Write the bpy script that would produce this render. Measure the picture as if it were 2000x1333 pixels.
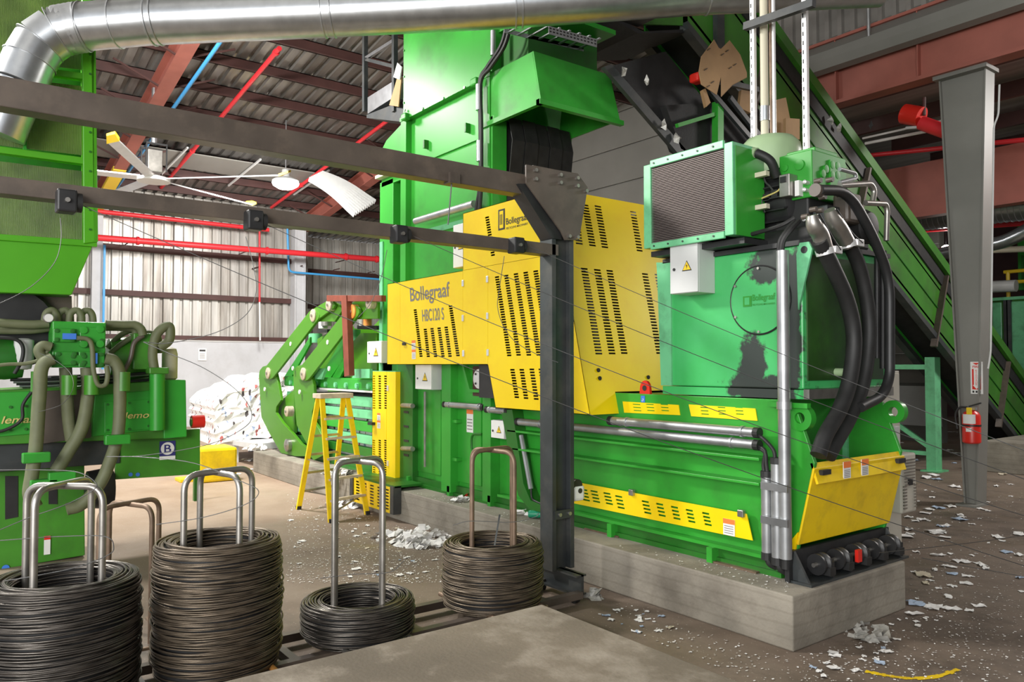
import bpy, bmesh, math, random
from mathutils import Vector, Matrix
from mathutils.geometry import delaunay_2d_cdt
random.seed(7)
for o in list(bpy.data.objects): bpy.data.objects.remove(o)
scn = bpy.context.scene
COL = scn.collection

# ------------------------------------------------------------------ camera
F = 1499.0; CX, CY = 1000.0, 666.0; EYE = Vector((0, 0, 2.15))
ax = Vector((1130, -46, -1499)).normalized()          # world X in camera axes (right, down, forward)
ay = Vector((1990, 46, 1499)); ay = (ay - ax * ax.dot(ay)).normalized()
az = -ax.cross(ay)
if az.y > 0: az = -az
cam_data = bpy.data.cameras.new('camera'); cam = bpy.data.objects.new('camera', cam_data)
COL.objects.link(cam); scn.camera = cam
cam_data.sensor_width = 36; cam_data.lens = F / 2000 * 36
cam_data.clip_start = 0.05; cam_data.clip_end = 300
right = Vector((ax.x, ay.x, az.x)); up = -Vector((ax.y, ay.y, az.y)); back = -Vector((ax.z, ay.z, az.z))
M = Matrix((right, up, back)).transposed().to_4x4(); M.translation = EYE
cam.matrix_world = M
cam_data.shift_x = 0; cam_data.shift_y = 0

# ------------------------------------------------------------------ world and light
w = bpy.data.worlds.new('world'); scn.world = w; w.use_nodes = True
bg = w.node_tree.nodes['Background']; bg.inputs[0].default_value = (0.93, 0.96, 1.0, 1); bg.inputs[1].default_value = 0.42
scn.view_settings.view_transform = 'Standard'; scn.view_settings.look = 'None'
scn.view_settings.exposure = 1.2; scn.view_settings.gamma = 1.0
scn.view_settings.use_curve_mapping = False
def area(name, loc, target, sx, sy, power, col=(1, 1, 1)):
    d = bpy.data.lights.new(name, 'AREA'); d.shape = 'RECTANGLE'; d.size = sx; d.size_y = sy
    d.energy = power; d.color = col
    o = bpy.data.objects.new(name, d); COL.objects.link(o); o.location = loc
    o.rotation_euler = (Vector(target) - Vector(loc)).to_track_quat('-Z', 'Y').to_euler()
    return o
area('dock_door_daylight', (3.0, -8.5, 4.0), (-7.0, 6.0, 1.8), 9, 5, 800, (1, 0.99, 0.96))
area('bay_or_fill_light', (-11.0, -2.5, 7.6), (-6.5, 5.6, 2.2), 1.2, 1.2, 420, (1, 0.97, 0.92))
area('bay_or_fill_light', (-14.0, 2.6, 7.9), (-17.0, 5.2, 0.5), 1.2, 1.2, 520, (1, 0.97, 0.93))  # unseen lamp, added to light the bale front, floor and far wall
area('bay_or_fill_light', (-20.3, 7.3, 6.9), (-26, 7.6, 1.5), 1.2, 1.2, 330, (1, 0.97, 0.93))
area('bay_or_fill_light', (-1.5, 17.0, 7.0), (-3.5, 13.5, 0), 1.5, 1.5, 220, (1, 0.97, 0.93))  # unseen lamp, added to brighten the next bay

# ------------------------------------------------------------------ locating helpers (rays meet real planes of the place)
def ray(px, py):
    d = Vector((px - CX, py - CY, F)); return Vector((d.dot(ax), d.dot(ay), d.dot(az)))
def PX(px, py, x): r = ray(px, py); return EYE + r * (x / r.x)
def PY(px, py, y): r = ray(px, py); return EYE + r * (y / r.y)
def PZ(px, py, z): r = ray(px, py); return EYE + r * ((z - EYE.z) / r.z)
def PD(px, py, d): r = ray(px, py); return EYE + r * (d / F)
def PP(px, py, p0, n): r = ray(px, py); return EYE + r * ((Vector(p0) - EYE).dot(n) / r.dot(n))

# ------------------------------------------------------------------ materials
MATS = {}
def nodes_of(m):
    m.use_nodes = True; nt = m.node_tree; return nt, nt.nodes['Principled BSDF']
def mat(name, col, rough=0.5, metal=0.0, var=0.0, scale=4.0, dirt=None, dirt_amt=0.0, dirt_scale=2.0, bump=0.0, bump_scale=60.0, stretch=(1, 1, 1), emit=0, spec=0.5):
    m = bpy.data.materials.new(name); nt, b = nodes_of(m); N, L = nt.nodes, nt.links
    b.inputs['Roughness'].default_value = rough; b.inputs['Metallic'].default_value = metal
    b.inputs['Specular IOR Level'].default_value = spec
    c4 = (*col, 1); b.inputs['Base Color'].default_value = c4
    if emit:
        b.inputs['Emission Color'].default_value = c4; b.inputs['Emission Strength'].default_value = emit
    tc = N.new('ShaderNodeTexCoord'); mp = N.new('ShaderNodeMapping')
    geo = N.new('ShaderNodeNewGeometry'); L.new(geo.outputs['Position'], mp.inputs[0]); mp.inputs['Scale'].default_value = stretch
    last = None
    if var > 0:
        n = N.new('ShaderNodeTexNoise'); n.inputs['Scale'].default_value = scale; n.inputs['Detail'].default_value = 5
        L.new(mp.outputs[0], n.inputs['Vector'])
        r = N.new('ShaderNodeValToRGB'); r.color_ramp.elements[0].position = 0.3; r.color_ramp.elements[1].position = 0.7
        r.color_ramp.elements[0].color = (*[c * (1 - var) for c in col], 1)
        r.color_ramp.elements[1].color = (*[min(1, c * (1 + var)) for c in col], 1)
        L.new(n.outputs[0], r.inputs[0]); last = r.outputs[0]
    if dirt is not None:
        n = N.new('ShaderNodeTexNoise'); n.inputs['Scale'].default_value = dirt_scale; n.inputs['Detail'].default_value = 7; n.inputs['Roughness'].default_value = 0.65
        L.new(mp.outputs[0], n.inputs['Vector'])
        r = N.new('ShaderNodeValToRGB'); r.color_ramp.elements[0].position = 0.48; r.color_ramp.elements[1].position = 0.72
        r.color_ramp.elements[0].color = (0, 0, 0, 1); r.color_ramp.elements[1].color = (dirt_amt,) * 3 + (1,)
        L.new(n.outputs[0], r.inputs[0])
        mx = N.new('ShaderNodeMixRGB'); L.new(r.outputs[0], mx.inputs[0])
        if last: L.new(last, mx.inputs[1])
        else: mx.inputs[1].default_value = c4
        mx.inputs[2].default_value = (*dirt, 1); last = mx.outputs[0]
    if last: L.new(last, b.inputs['Base Color'])
    if bump > 0:
        n = N.new('ShaderNodeTexNoise'); n.inputs['Scale'].default_value = bump_scale; n.inputs['Detail'].default_value = 4
        L.new(mp.outputs[0], n.inputs['Vector'])
        bp = N.new('ShaderNodeBump'); bp.inputs['Strength'].default_value = bump; bp.inputs['Distance'].default_value = 0.02
        L.new(n.outputs[0], bp.inputs['Height']); L.new(bp.outputs[0], b.inputs['Normal'])
    MATS[name] = m; return m
mat('green', (0.034, 0.335, 0.032), 0.38, var=0.14, scale=1.2, dirt=(0.03, 0.12, 0.02), dirt_amt=0.55, dirt_scale=1.1, spec=0.45)
mat('green_arm', (0.060, 0.215, 0.009), 0.35, var=0.08, scale=2)
mat('green_shaded', (0.045, 0.190, 0.018), 0.38, var=0.15, scale=2, dirt=(0.05, 0.07, 0.03), dirt_amt=0.7, dirt_scale=1.7)  # dirty green with the conveyor's shade put into its colour
mat('green_dark', (0.018, 0.16, 0.014), 0.4, var=0.15, scale=3, dirt=(0.03, 0.04, 0.02), dirt_amt=0.6, dirt_scale=3)
mat('green_left', (0.060, 0.265, 0.022), 0.38, var=0.2, scale=2, dirt=(0.05, 0.10, 0.03), dirt_amt=0.6, dirt_scale=1.7)
mat('lime', (0.085, 0.40, 0.012), 0.35, var=0.08, scale=2)
mat('mint', (0.16, 0.55, 0.27), 0.35, var=0.08, scale=3, dirt=(0.05, 0.12, 0.06), dirt_amt=0.5, dirt_scale=4)
mat('olive_hose', (0.150, 0.165, 0.088), 0.6, var=0.12, scale=8)
mat('dome', (0.34, 0.47, 0.27), 0.35, var=0.05)
mat('yellow', (1.0, 0.70, 0.003), 0.36, var=0.05, scale=1.5, dirt=(0.88, 0.52, 0.004), dirt_amt=0.5, dirt_scale=1.8)
mat('yellow_worn', (0.98, 0.66, 0.005), 0.42, var=0.07, scale=3, dirt=(0.35, 0.21, 0.02), dirt_amt=0.45, dirt_scale=3.2)
mat('black', (0.022, 0.022, 0.023), 0.45, var=0.3, scale=5)
mat('rubber', (0.018, 0.018, 0.018), 0.55, var=0.25, scale=9)
mat('belt', (0.015, 0.015, 0.016), 0.7, var=0.3, scale=4, bump=0.2, bump_scale=25)
mat('gantry', (0.098, 0.078, 0.064), 0.40, var=0.25, scale=3, dirt=(0.17, 0.13, 0.10), dirt_amt=0.5, dirt_scale=5)
mat('gantry_post', (0.035, 0.040, 0.042), 0.42, var=0.25, scale=4, dirt=(0.12, 0.11, 0.09), dirt_amt=0.4, dirt_scale=3)
mat('galv', (0.52, 0.54, 0.56), 0.30, metal=0.9, var=0.12, scale=7)
mat('galv_pipe', (0.43, 0.44, 0.45), 0.38, metal=0.75, var=0.18, scale=6)
mat('steel', (0.42, 0.40, 0.37), 0.36, metal=0.85, var=0.2, scale=8)
mat('alu', (0.80, 0.80, 0.80), 0.35, metal=0.5, var=0.05)
mat('rust_tube', (0.21, 0.145, 0.10), 0.5, metal=0.5, var=0.3, scale=7)
mat('rust_orange', (0.52, 0.24, 0.06), 0.6, metal=0.2, var=0.25, scale=9)
mat('wire', (0.125, 0.112, 0.100), 0.34, metal=0.75, var=0.55, scale=7, stretch=(1, 1, 9))
mat('wire_thin', (0.10, 0.10, 0.10), 0.4, metal=0.6)
mat('wire_brown', (0.150, 0.118, 0.086), 0.40, metal=0.6, var=0.55, scale=7, stretch=(1, 1, 9))
mat('red_primer', (0.36, 0.115, 0.085), 0.6, var=0.12, scale=2)
mat('brown_primer', (0.075, 0.030, 0.026), 0.6, var=0.15, scale=2)
mat('rust_red', (0.19, 0.045, 0.025), 0.55, var=0.2, scale=5)
mat('red_pipe', (0.72, 0.03, 0.04), 0.4)
mat('blue_pipe', (0.06, 0.36, 0.75), 0.4)
mat('red', (0.70, 0.025, 0.015), 0.35)
mat('orange', (0.85, 0.30, 0.06), 0.45)
mat('white', (0.82, 0.82, 0.80), 0.45, var=0.04)
mat('cabinet_grey', (0.60, 0.61, 0.60), 0.4, var=0.04)
mat('cabinet_beige', (0.58, 0.55, 0.48), 0.45, var=0.05)
mat('paper', (0.86, 0.85, 0.83), 0.8, var=0.08, scale=3)
mat('paper_blue', (0.42, 0.52, 0.66), 0.8)
mat('paper_tan', (0.62, 0.55, 0.42), 0.8)
mat('cardboard', (0.44, 0.27, 0.13), 0.75, var=0.12, scale=3)
mat('plastic_film', (0.42, 0.41, 0.38), 0.3, var=0.3, scale=30)
mat('grey_column', (0.205, 0.202, 0.182), 0.5, var=0.06, scale=2)
mat('grey_panel', (0.215, 0.21, 0.19), 0.55, var=0.08, scale=1)
mat('siding', (0.56, 0.545, 0.51), 0.42, metal=0.35, var=0.28, scale=1.3, stretch=(1, 2.5, 0.25), dirt=(0.24, 0.20, 0.16), dirt_amt=0.7, dirt_scale=1.2)
mat('siding_dull', (0.44, 0.42, 0.385), 0.45, metal=0.35, var=0.32, scale=1.7, stretch=(1, 2.5, 0.25), dirt=(0.18, 0.14, 0.11), dirt_amt=0.8, dirt_scale=1.0)
mat('roof_metal', (0.30, 0.285, 0.265), 0.4, metal=0.5, var=0.3, scale=1.6, stretch=(0.2, 3, 1))
mat('paint_grey_wall', (0.56, 0.57, 0.59), 0.6, var=0.07, scale=1.0, dirt=(0.42, 0.42, 0.42), dirt_amt=0.5, dirt_scale=1.3)
mat('concrete', (0.29, 0.262, 0.215), 0.85, var=0.22, scale=2.2, dirt=(0.12, 0.10, 0.078), dirt_amt=0.75, dirt_scale=1.4, bump=0.25, bump_scale=35)
mat('concrete_slab', (0.195, 0.160, 0.120), 0.75, var=0.25, scale=1.3, dirt=(0.40, 0.35, 0.29), dirt_amt=0.85, dirt_scale=2.6, bump=0.15, bump_scale=40)
mat('pin', (0.55, 0.47, 0.36), 0.45, metal=0.3, var=0.2, scale=20)
mat('text_grey', (0.23, 0.21, 0.20), 0.5)
mat('text_black', (0.03, 0.03, 0.03), 0.5)
mat('chrome_yellow', (0.85, 0.70, 0.25), 0.3, metal=0.4)
mat('blue_label', (0.06, 0.22, 0.75), 0.4)
mat('navy', (0.03, 0.03, 0.18), 0.5)
mat('sticker_orange', (0.90, 0.22, 0.05), 0.5)
mat('warn_yellow', (0.95, 0.66, 0.03), 0.4)
mat('tan_box', (0.62, 0.58, 0.44), 0.5)
mat('fins', (0.17, 0.14, 0.13), 0.5, metal=0.4)
mat('sheet_white', (0.85, 0.86, 0.88), 0.35)
mat('timber', (0.60, 0.50, 0.38), 0.7, var=0.2, scale=9)
mat('lamp_glow', (1, 0.97, 0.90), 0.4, emit=14)
mat('green_plastic', (0.02, 0.32, 0.17), 0.35)

# floor: brown worn concrete with dark wet stains and a sprinkling of pale dust
m = mat('floor', (0.35, 0.29, 0.235), 0.72); nt, b = nodes_of(m); N, L = nt.nodes, nt.links
geo = N.new('ShaderNodeNewGeometry')
def noise(scale, detail=6, rough=0.6):
    n = N.new('ShaderNodeTexNoise'); n.inputs['Scale'].default_value = scale; n.inputs['Detail'].default_value = detail
    n.inputs['Roughness'].default_value = rough; L.new(geo.outputs['Position'], n.inputs['Vector']); return n
def ramp(src, p0, p1, c0, c1):
    r = N.new('ShaderNodeValToRGB'); e = r.color_ramp.elements; e[0].position = p0; e[1].position = p1; e[0].color = (*c0, 1); e[1].color = (*c1, 1)
    L.new(src, r.inputs[0]); return r.outputs[0]
base = ramp(noise(1.1).outputs[0], 0.33, 0.68, (0.165, 0.122, 0.090), (0.265, 0.208, 0.160))
# swept, paler aisle on the far side of the coils; the area by the press end is dark and oily
sep = N.new('ShaderNodeSeparateXYZ'); L.new(geo.outputs['Position'], sep.inputs[0])
aisle = N.new('ShaderNodeMapRange'); aisle.inputs[1].default_value = -8.5; aisle.inputs[2].default_value = -13.0; L.new(sep.outputs[0], aisle.inputs[0])
mx0 = N.new('ShaderNodeMixRGB'); L.new(aisle.outputs[0], mx0.inputs[0]); L.new(base, mx0.inputs[1])
base2 = ramp(noise(0.8).outputs[0], 0.3, 0.7, (0.28, 0.195, 0.132), (0.40, 0.305, 0.228)); L.new(base2, mx0.inputs[2])
st = ramp(noise(0.55, 8, 0.7).outputs[0], 0.46, 0.60, (0, 0, 0), (0.85, 0.85, 0.85))
near = N.new('ShaderNodeMapRange'); near.inputs[1].default_value = -10.0; near.inputs[2].default_value = -6.5; L.new(sep.outputs[0], near.inputs[0])
mul = N.new('ShaderNodeMath'); mul.operation = 'MULTIPLY'; L.new(st, mul.inputs[0]); L.new(near.outputs[0], mul.inputs[1])
mx1 = N.new('ShaderNodeMixRGB'); L.new(mul.outputs[0], mx1.inputs[0]); L.new(mx0.outputs[0], mx1.inputs[1]); mx1.inputs[2].default_value = (0.080, 0.058, 0.042, 1)
dust = ramp(noise(42, 3, 0.5).outputs[0], 0.665, 0.70, (0, 0, 0), (0.7, 0.7, 0.7))
mx2 = N.new('ShaderNodeMixRGB'); L.new(dust, mx2.inputs[0]); L.new(mx1.outputs[0], mx2.inputs[1]); mx2.inputs[2].default_value = (0.52, 0.47, 0.40, 1)
L.new(mx2.outputs[0], b.inputs['Base Color'])
rr = ramp(noise(0.9).outputs[0], 0.35, 0.6, (0.45, 0.45, 0.45), (0.85, 0.85, 0.85)); L.new(rr, b.inputs['Roughness'])

# oil stained tank paint: teal-green with black oil runs below the pumps and round the hatch
m = mat('tank_green', (0.055, 0.46, 0.12), 0.27); nt, b = nodes_of(m); N, L = nt.nodes, nt.links
geo = N.new('ShaderNodeNewGeometry'); sep = N.new('ShaderNodeSeparateXYZ'); L.new(geo.outputs['Position'], sep.inputs[0])
def blob(cx, cz, rx, rz):
    mp = N.new('ShaderNodeMapping'); mp.inputs['Location'].default_value = (-cx / rx, 0, -cz / rz); mp.inputs['Scale'].default_value = (1 / rx, 0, 1 / rz)
    L.new(geo.outputs['Position'], mp.inputs[0]); v = N.new('ShaderNodeVectorMath'); v.operation = 'LENGTH'; L.new(mp.outputs[0], v.inputs[0]); return v.outputs['Value']
def smin(a, b_):
    n = N.new('ShaderNodeMath'); n.operation = 'MINIMUM'; L.new(a, n.inputs[0]); L.new(b_, n.inputs[1]); return n.outputs[0]
d = smin(smin(blob(-3.82, 2.98, 0.24, 0.20), blob(-4.0, 2.15, 0.15, 0.30)), smin(blob(-3.63, 2.5, 0.10, 0.75), blob(-3.95, 1.95, 0.38, 0.13)))
nn = noise(7.0, 6, 0.65); ad = N.new('ShaderNodeMath'); ad.operation = 'MULTIPLY_ADD'; L.new(nn.outputs[0], ad.inputs[0]); ad.inputs[1].default_value = 1.7; ad.inputs[2].default_value = -0.85
sm = N.new('ShaderNodeMath'); sm.operation = 'ADD'; L.new(d, sm.inputs[0]); L.new(ad.outputs[0], sm.inputs[1])
k = ramp(sm.outputs[0], 0.78, 1.12, (1, 1, 1), (0, 0, 0))
g = ramp(noise(1.6).outputs[0], 0.3, 0.7, (0.045, 0.42, 0.10), (0.075, 0.50, 0.16))
mx = N.new('ShaderNodeMixRGB'); L.new(k, mx.inputs[0]); L.new(g, mx.inputs[1]); mx.inputs[2].default_value = (0.035, 0.045, 0.038, 1)
L.new(mx.outputs[0], b.inputs['Base Color'])
mat('tank_end', (0.022, 0.075, 0.012), 0.3, var=0.35, scale=3, dirt=(0.02, 0.03, 0.018), dirt_amt=0.8, dirt_scale=2.2)

# ribbed translucent sheet (see-through guards of the left machine)
m = mat('guard_sheet', (0.15, 0.24, 0.045), 0.3, var=0.45, scale=2.5); nt, b = nodes_of(m)
b.inputs['Transmission Weight'].default_value = 0.25; b.inputs['Alpha'].default_value = 0.9
N, L = nt.nodes, nt.links
geo = N.new('ShaderNodeNewGeometry'); wv = N.new('ShaderNodeTexWave'); wv.bands_direction = 'Y'; wv.inputs['Scale'].default_value = 26
L.new(geo.outputs['Position'], wv.inputs['Vector']); bp = N.new('ShaderNodeBump'); bp.inputs['Strength'].default_value = 0.6; bp.inputs['Distance'].default_value = 0.01
L.new(wv.outputs['Fac'], bp.inputs['Height']); L.new(bp.outputs[0], b.inputs['Normal'])

# plinth side: board-marked concrete with horizontal lines
m = MATS['concrete']; nt = m.node_tree; N, L = nt.nodes, nt.links
b = N['Principled BSDF']; src = b.inputs['Base Color'].links[0].from_socket
geo = N.new('ShaderNodeNewGeometry'); wv = N.new('ShaderNodeTexWave'); wv.bands_direction = 'Z'; wv.inputs['Scale'].default_value = 3.4; wv.inputs['Distortion'].default_value = 1.6; wv.inputs['Detail'].default_value = 4; wv.inputs['Detail Scale'].default_value = 1.5
mp = N.new('ShaderNodeMapping'); mp.inputs['Scale'].default_value = (0.35, 0.35, 1); L.new(geo.outputs['Position'], mp.inputs[0]); L.new(mp.outputs[0], wv.inputs['Vector'])
rp = N.new('ShaderNodeValToRGB'); rp.color_ramp.elements[0].position = 0.0; rp.color_ramp.elements[1].position = 0.16
rp.color_ramp.elements[0].color = (0.70, 0.68, 0.65, 1); rp.color_ramp.elements[1].color = (1, 1, 1, 1); L.new(wv.outputs['Fac'], rp.inputs[0])
mx = N.new('ShaderNodeMixRGB'); mx.blend_type = 'MULTIPLY'; mx.inputs[0].default_value = 0.4; L.new(src, mx.inputs[1]); L.new(rp.outputs[0], mx.inputs[2]); L.new(mx.outputs[0], b.inputs['Base Color'])

# bale of pressed white paper, flecked with print colours
m = mat('bale_paper', (0.9, 0.9, 0.88), 0.85); nt, b = nodes_of(m); N, L = nt.nodes, nt.links
geo = N.new('ShaderNodeNewGeometry'); mp = N.new('ShaderNodeMapping'); mp.inputs['Scale'].default_value = (9, 9, 4); L.new(geo.outputs['Position'], mp.inputs[0])
vo = N.new('ShaderNodeTexVoronoi'); vo.inputs['Scale'].default_value = 2.2; L.new(mp.outputs[0], vo.inputs['Vector'])
hs = N.new('ShaderNodeSeparateColor'); L.new(vo.outputs['Color'], hs.inputs[0])
r = N.new('ShaderNodeValToRGB'); r.color_ramp.interpolation = 'CONSTANT'; e = r.color_ramp.elements
e[0].position = 0; e[0].color = (0.95, 0.95, 0.93, 1); e[1].position = 0.72; e[1].color = (0.70, 0.69, 0.68, 1)
for p, c in ((0.80, (0.9, 0.9, 0.88, 1)), (0.90, (0.45, 0.13, 0.12, 1)), (0.93, (0.30, 0.36, 0.50, 1)), (0.96, (0.08, 0.07, 0.07, 1)), (0.98, (0.9, 0.88, 0.8, 1))):
    q = e.new(p); q.color = c
L.new(hs.outputs[0], r.inputs[0]); L.new(r.outputs[0], b.inputs['Base Color'])

# ------------------------------------------------------------------ mesh building
WL = {}
def wloc(o): return WL.get(o.name, Vector((0, 0, 0))) if o else Vector((0, 0, 0))
def tag(o, label=None, cat=None, group=None, kind=None):
    if label: o['label'] = label
    if cat: o['category'] = cat
    if group: o['group'] = group
    if kind: o['kind'] = kind
    return o
def empty(name, loc, label, cat, group=None):
    o = bpy.data.objects.new(name, None); COL.objects.link(o); o.location = loc; o.empty_display_size = 0.2
    WL[o.name] = Vector(loc); return tag(o, label, cat, group)
class MB:
    def __init__(s): s.v = []; s.f = []
    def add(s, vs, fs):
        n = len(s.v); s.v += [Vector(p) for p in vs]; s.f += [tuple(i + n for i in f) for f in fs]; return s
    def box(s, x0, x1, y0, y1, z0, z1):
        v = [(x, y, z) for z in (z0, z1) for y in (y0, y1) for x in (x0, x1)]
        return s.add(v, [(0, 2, 3, 1), (4, 5, 7, 6), (0, 1, 5, 4), (2, 6, 7, 3), (0, 4, 6, 2), (1, 3, 7, 5)])
    def hexa(s, a, b):      # two quads (lists of four points), same winding
        return s.add(list(a) + list(b), [(3, 2, 1, 0), (4, 5, 6, 7), (0, 1, 5, 4), (1, 2, 6, 5), (2, 3, 7, 6), (3, 0, 4, 7)])
    def prism(s, pts, d):   # planar polygon extruded by vector d
        n = len(pts); d = Vector(d); P = [Vector(p) for p in pts]
        return s.add(P + [p + d for p in P], [tuple(range(n - 1, -1, -1)), tuple(range(n, 2 * n))] + [(i, (i + 1) % n, n + (i + 1) % n, n + i) for i in range(n)])
    def bar(s, a, b, w, h, upv=(0, 0, 1)):
        a = Vector(a); b = Vector(b); d = (b - a).normalized(); u = Vector(upv)
        if abs(d.dot(u)) > 0.98: u = Vector((1, 0, 0))
        sd = d.cross(u).normalized() * w / 2; uu = sd.normalized().cross(d).normalized() * h / 2
        return s.hexa([a - sd - uu, a + sd - uu, a + sd + uu, a - sd + uu], [b - sd - uu, b + sd - uu, b + sd + uu, b - sd + uu])
    def tube(s, pts, r, seg=8, closed=False, caps=True):
        P = [Vector(p) for p in pts]; n = len(P); rings = []; rs = r if isinstance(r, (list, tuple)) else [r] * n
        t0 = None
        for i in range(n):
            if closed: t = P[(i + 1) % n] - P[i - 1]
            else: t = P[min(i + 1, n - 1)] - P[max(i - 1, 0)]
            t = t.normalized() if t.length > 1e-9 else Vector((0, 0, 1))
            if t0 is None:
                u = t.orthogonal().normalized()
            else:
                u = (u - t * u.dot(t)); u = u.normalized() if u.length > 1e-6 else t.orthogonal().normalized()
            t0 = t; w2 = t.cross(u)
            rings.append([P[i] + (u * math.cos(2 * math.pi * k / seg) + w2 * math.sin(2 * math.pi * k / seg)) * rs[i] for k in range(seg)])
        vs = [p for q in rings for p in q]; fs = []
        for i in range(n if closed else n - 1):
            j = (i + 1) % n
            for k in range(seg): fs.append((i * seg + k, i * seg + (k + 1) % seg, j * seg + (k + 1) % seg, j * seg + k))
        if caps and not closed: fs += [tuple(range(seg - 1, -1, -1)), tuple((n - 1) * seg + k for k in range(seg))]
        return s.add(vs, fs)
    def cyl(s, a, b, r, seg=16, r2=None): return s.tube([a, b], [r, r2 if r2 is not None else r], seg)
    def lathe(s, c, axis, prof, seg=24):   # prof: (radius, height) along axis from c
        a = Vector(axis).normalized(); u = a.orthogonal().normalized(); w2 = a.cross(u); c = Vector(c); vs = []; fs = []; n = len(prof)
        for (r, h) in prof:
            for k in range(seg):
                t = 2 * math.pi * k / seg; vs.append(c + a * h + (u * math.cos(t) + w2 * math.sin(t)) * max(r, 1e-4))
        for i in range(n - 1):
            for k in range(seg): fs.append((i * seg + k, i * seg + (k + 1) % seg, (i + 1) * seg + (k + 1) % seg, (i + 1) * seg + k))
        fs += [tuple(range(seg - 1, -1, -1)), tuple((n - 1) * seg + k for k in range(seg))]
        return s.add(vs, fs)
    def build(s, name, m, parent=None, smooth=False, bevel=0.0, label=None, cat=None, group=None, kind=None):
        me = bpy.data.meshes.new(name)
        lo = Vector((min(p[i] for p in s.v) for i in range(3))); hi = Vector((max(p[i] for p in s.v) for i in range(3)))
        c = (lo + hi) / 2; c.z = lo.z
        me.from_pydata([p - c for p in s.v], [], s.f); me.update()
        bm = bmesh.new(); bm.from_mesh(me); bmesh.ops.recalc_face_normals(bm, faces=bm.faces); bm.to_mesh(me); bm.free()
        me.materials.append(MATS[m] if isinstance(m, str) else m)
        o = bpy.data.objects.new(name, me); COL.objects.link(o)
        if parent: o.parent = parent
        o.location = c - wloc(parent); WL[o.name] = c.copy()
        if smooth == 'all':
            for p in me.polygons: p.use_smooth = True
        elif smooth:
            for p in me.polygons: p.use_smooth = True
            md = o.modifiers.new('edges', 'EDGE_SPLIT'); md.split_angle = math.radians(38)
        if bevel > 0:
            md = o.modifiers.new('bevel', 'BEVEL'); md.width = bevel; md.segments = 2; md.limit_method = 'ANGLE'; md.angle_limit = math.radians(40)
        return tag(o, label, cat, group, kind)
def dup_tree(o, off, parent=None, label=None, group=None):
    c = o.copy(); COL.objects.link(c); c.parent = parent
    if parent is None: c.location = o.location + Vector(off)
    WL[c.name] = wloc(o) + Vector(off)
    if label: c['label'] = label
    if group: c['group'] = group
    for ch in list(o.children): dup_tree(ch, off, c)
    return c
def spline(pts, n=8):
    P = [Vector(p) for p in pts]; P = [P[0] * 2 - P[1]] + P + [P[-1] * 2 - P[-2]]; out = []
    for i in range(1, len(P) - 2):
        for k in range(n):
            t = k / n; a, b, c, d = P[i - 1:i + 3]
            out.append(0.5 * ((2 * b) + (c - a) * t + (2 * a - 5 * b + 4 * c - d) * t * t + (3 * b - a - 3 * c + d) * t ** 3))
    out.append(P[-2]); return out
def rounded(pts, r, n=5):   # polyline with filleted corners
    P = [Vector(p) for p in pts]; out = [P[0]]
    for i in range(1, len(P) - 1):
        a = (P[i - 1] - P[i]); b = (P[i + 1] - P[i]); rr = min(r, a.length * 0.49, b.length * 0.49)
        p0 = P[i] + a.normalized() * rr; p1 = P[i] + b.normalized() * rr
        for k in range(n + 1):
            t = k / n; out.append(p0 * (1 - t) ** 2 + P[i] * 2 * t * (1 - t) + p1 * t * t)
    out.append(P[-1]); return out
def text(s, origin, ux, uz, width, height, m, parent, name='lettering', depth=0.002, label=None):
    cu = bpy.data.curves.new('t', 'FONT'); cu.body = s; cu.size = 1; cu.extrude = 0; cu.offset = 0.012
    tmp = bpy.data.objects.new('t', cu); COL.objects.link(tmp)
    dg = bpy.context.evaluated_depsgraph_get(); me0 = bpy.data.meshes.new_from_object(tmp.evaluated_get(dg))
    vs = [v.co.copy() for v in me0.vertices]; fs = [tuple(p.vertices) for p in me0.polygons]
    bpy.data.objects.remove(tmp); bpy.data.curves.remove(cu); bpy.data.meshes.remove(me0)
    x0 = min(v.x for v in vs); x1 = max(v.x for v in vs); y0 = min(v.y for v in vs); y1 = max(v.y for v in vs)
    ux = Vector(ux).normalized(); uzv = Vector(uz); n = ux.cross(uzv).normalized()
    mb = MB(); P = [Vector(origin) + ux * ((v.x - x0) / (x1 - x0) * width) + uzv * ((v.y - y0) / (y1 - y0) * height) + n * depth for v in vs]
    mb.add(P, fs); return mb.build(name, m, parent, label=label)
def panel_mesh(outer, holes, fn, thick_vec):
    """flat sheet with real slots: 2D outline + 2D holes, fn maps (u, v) to a point"""
    vs = []; es = []; fcs = []
    for loop in [outer] + holes:
        n0 = len(vs); vs += [Vector((p[0], p[1])) for p in loop]; n = len(loop)
        es += [(n0 + i, n0 + (i + 1) % n) for i in range(n)]
    V, E, FF, _, _, _ = delaunay_2d_cdt(vs, es, [], 2, 1e-6)
    boxes = [(min(p[0] for p in h), max(p[0] for p in h), min(p[1] for p in h), max(p[1] for p in h)) for h in holes]
    def solid(f):
        u = sum(V[i].x for i in f) / len(f); v = sum(V[i].y for i in f) / len(f)
        return not any(a < u < b_ and c_ < v < d_ for a, b_, c_, d_ in boxes)
    FF = [f for f in FF if solid(f)]
    mb = MB(); T = Vector(thick_vec); P = [fn(v.x, v.y) for v in V]; n = len(P)
    fs = [tuple(f) for f in FF] + [tuple(i + n for i in reversed(f)) for f in FF]
    cnt = {}
    for f in FF:
        for i in range(len(f)):
            a, b2 = f[i], f[(i + 1) % len(f)]; cnt[(a, b2)] = 1
    for (a, b2) in list(cnt):
        if (b2, a) not in cnt: fs.append((b2, a, a + n, b2 + n))
    mb.add(P + [p + T for p in P], fs); return mb
def slot(cx, cy, w, h): return [(cx - w / 2, cy - h / 2), (cx + w / 2, cy - h / 2), (cx + w / 2, cy + h / 2), (cx - w / 2, cy + h / 2)]
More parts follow.
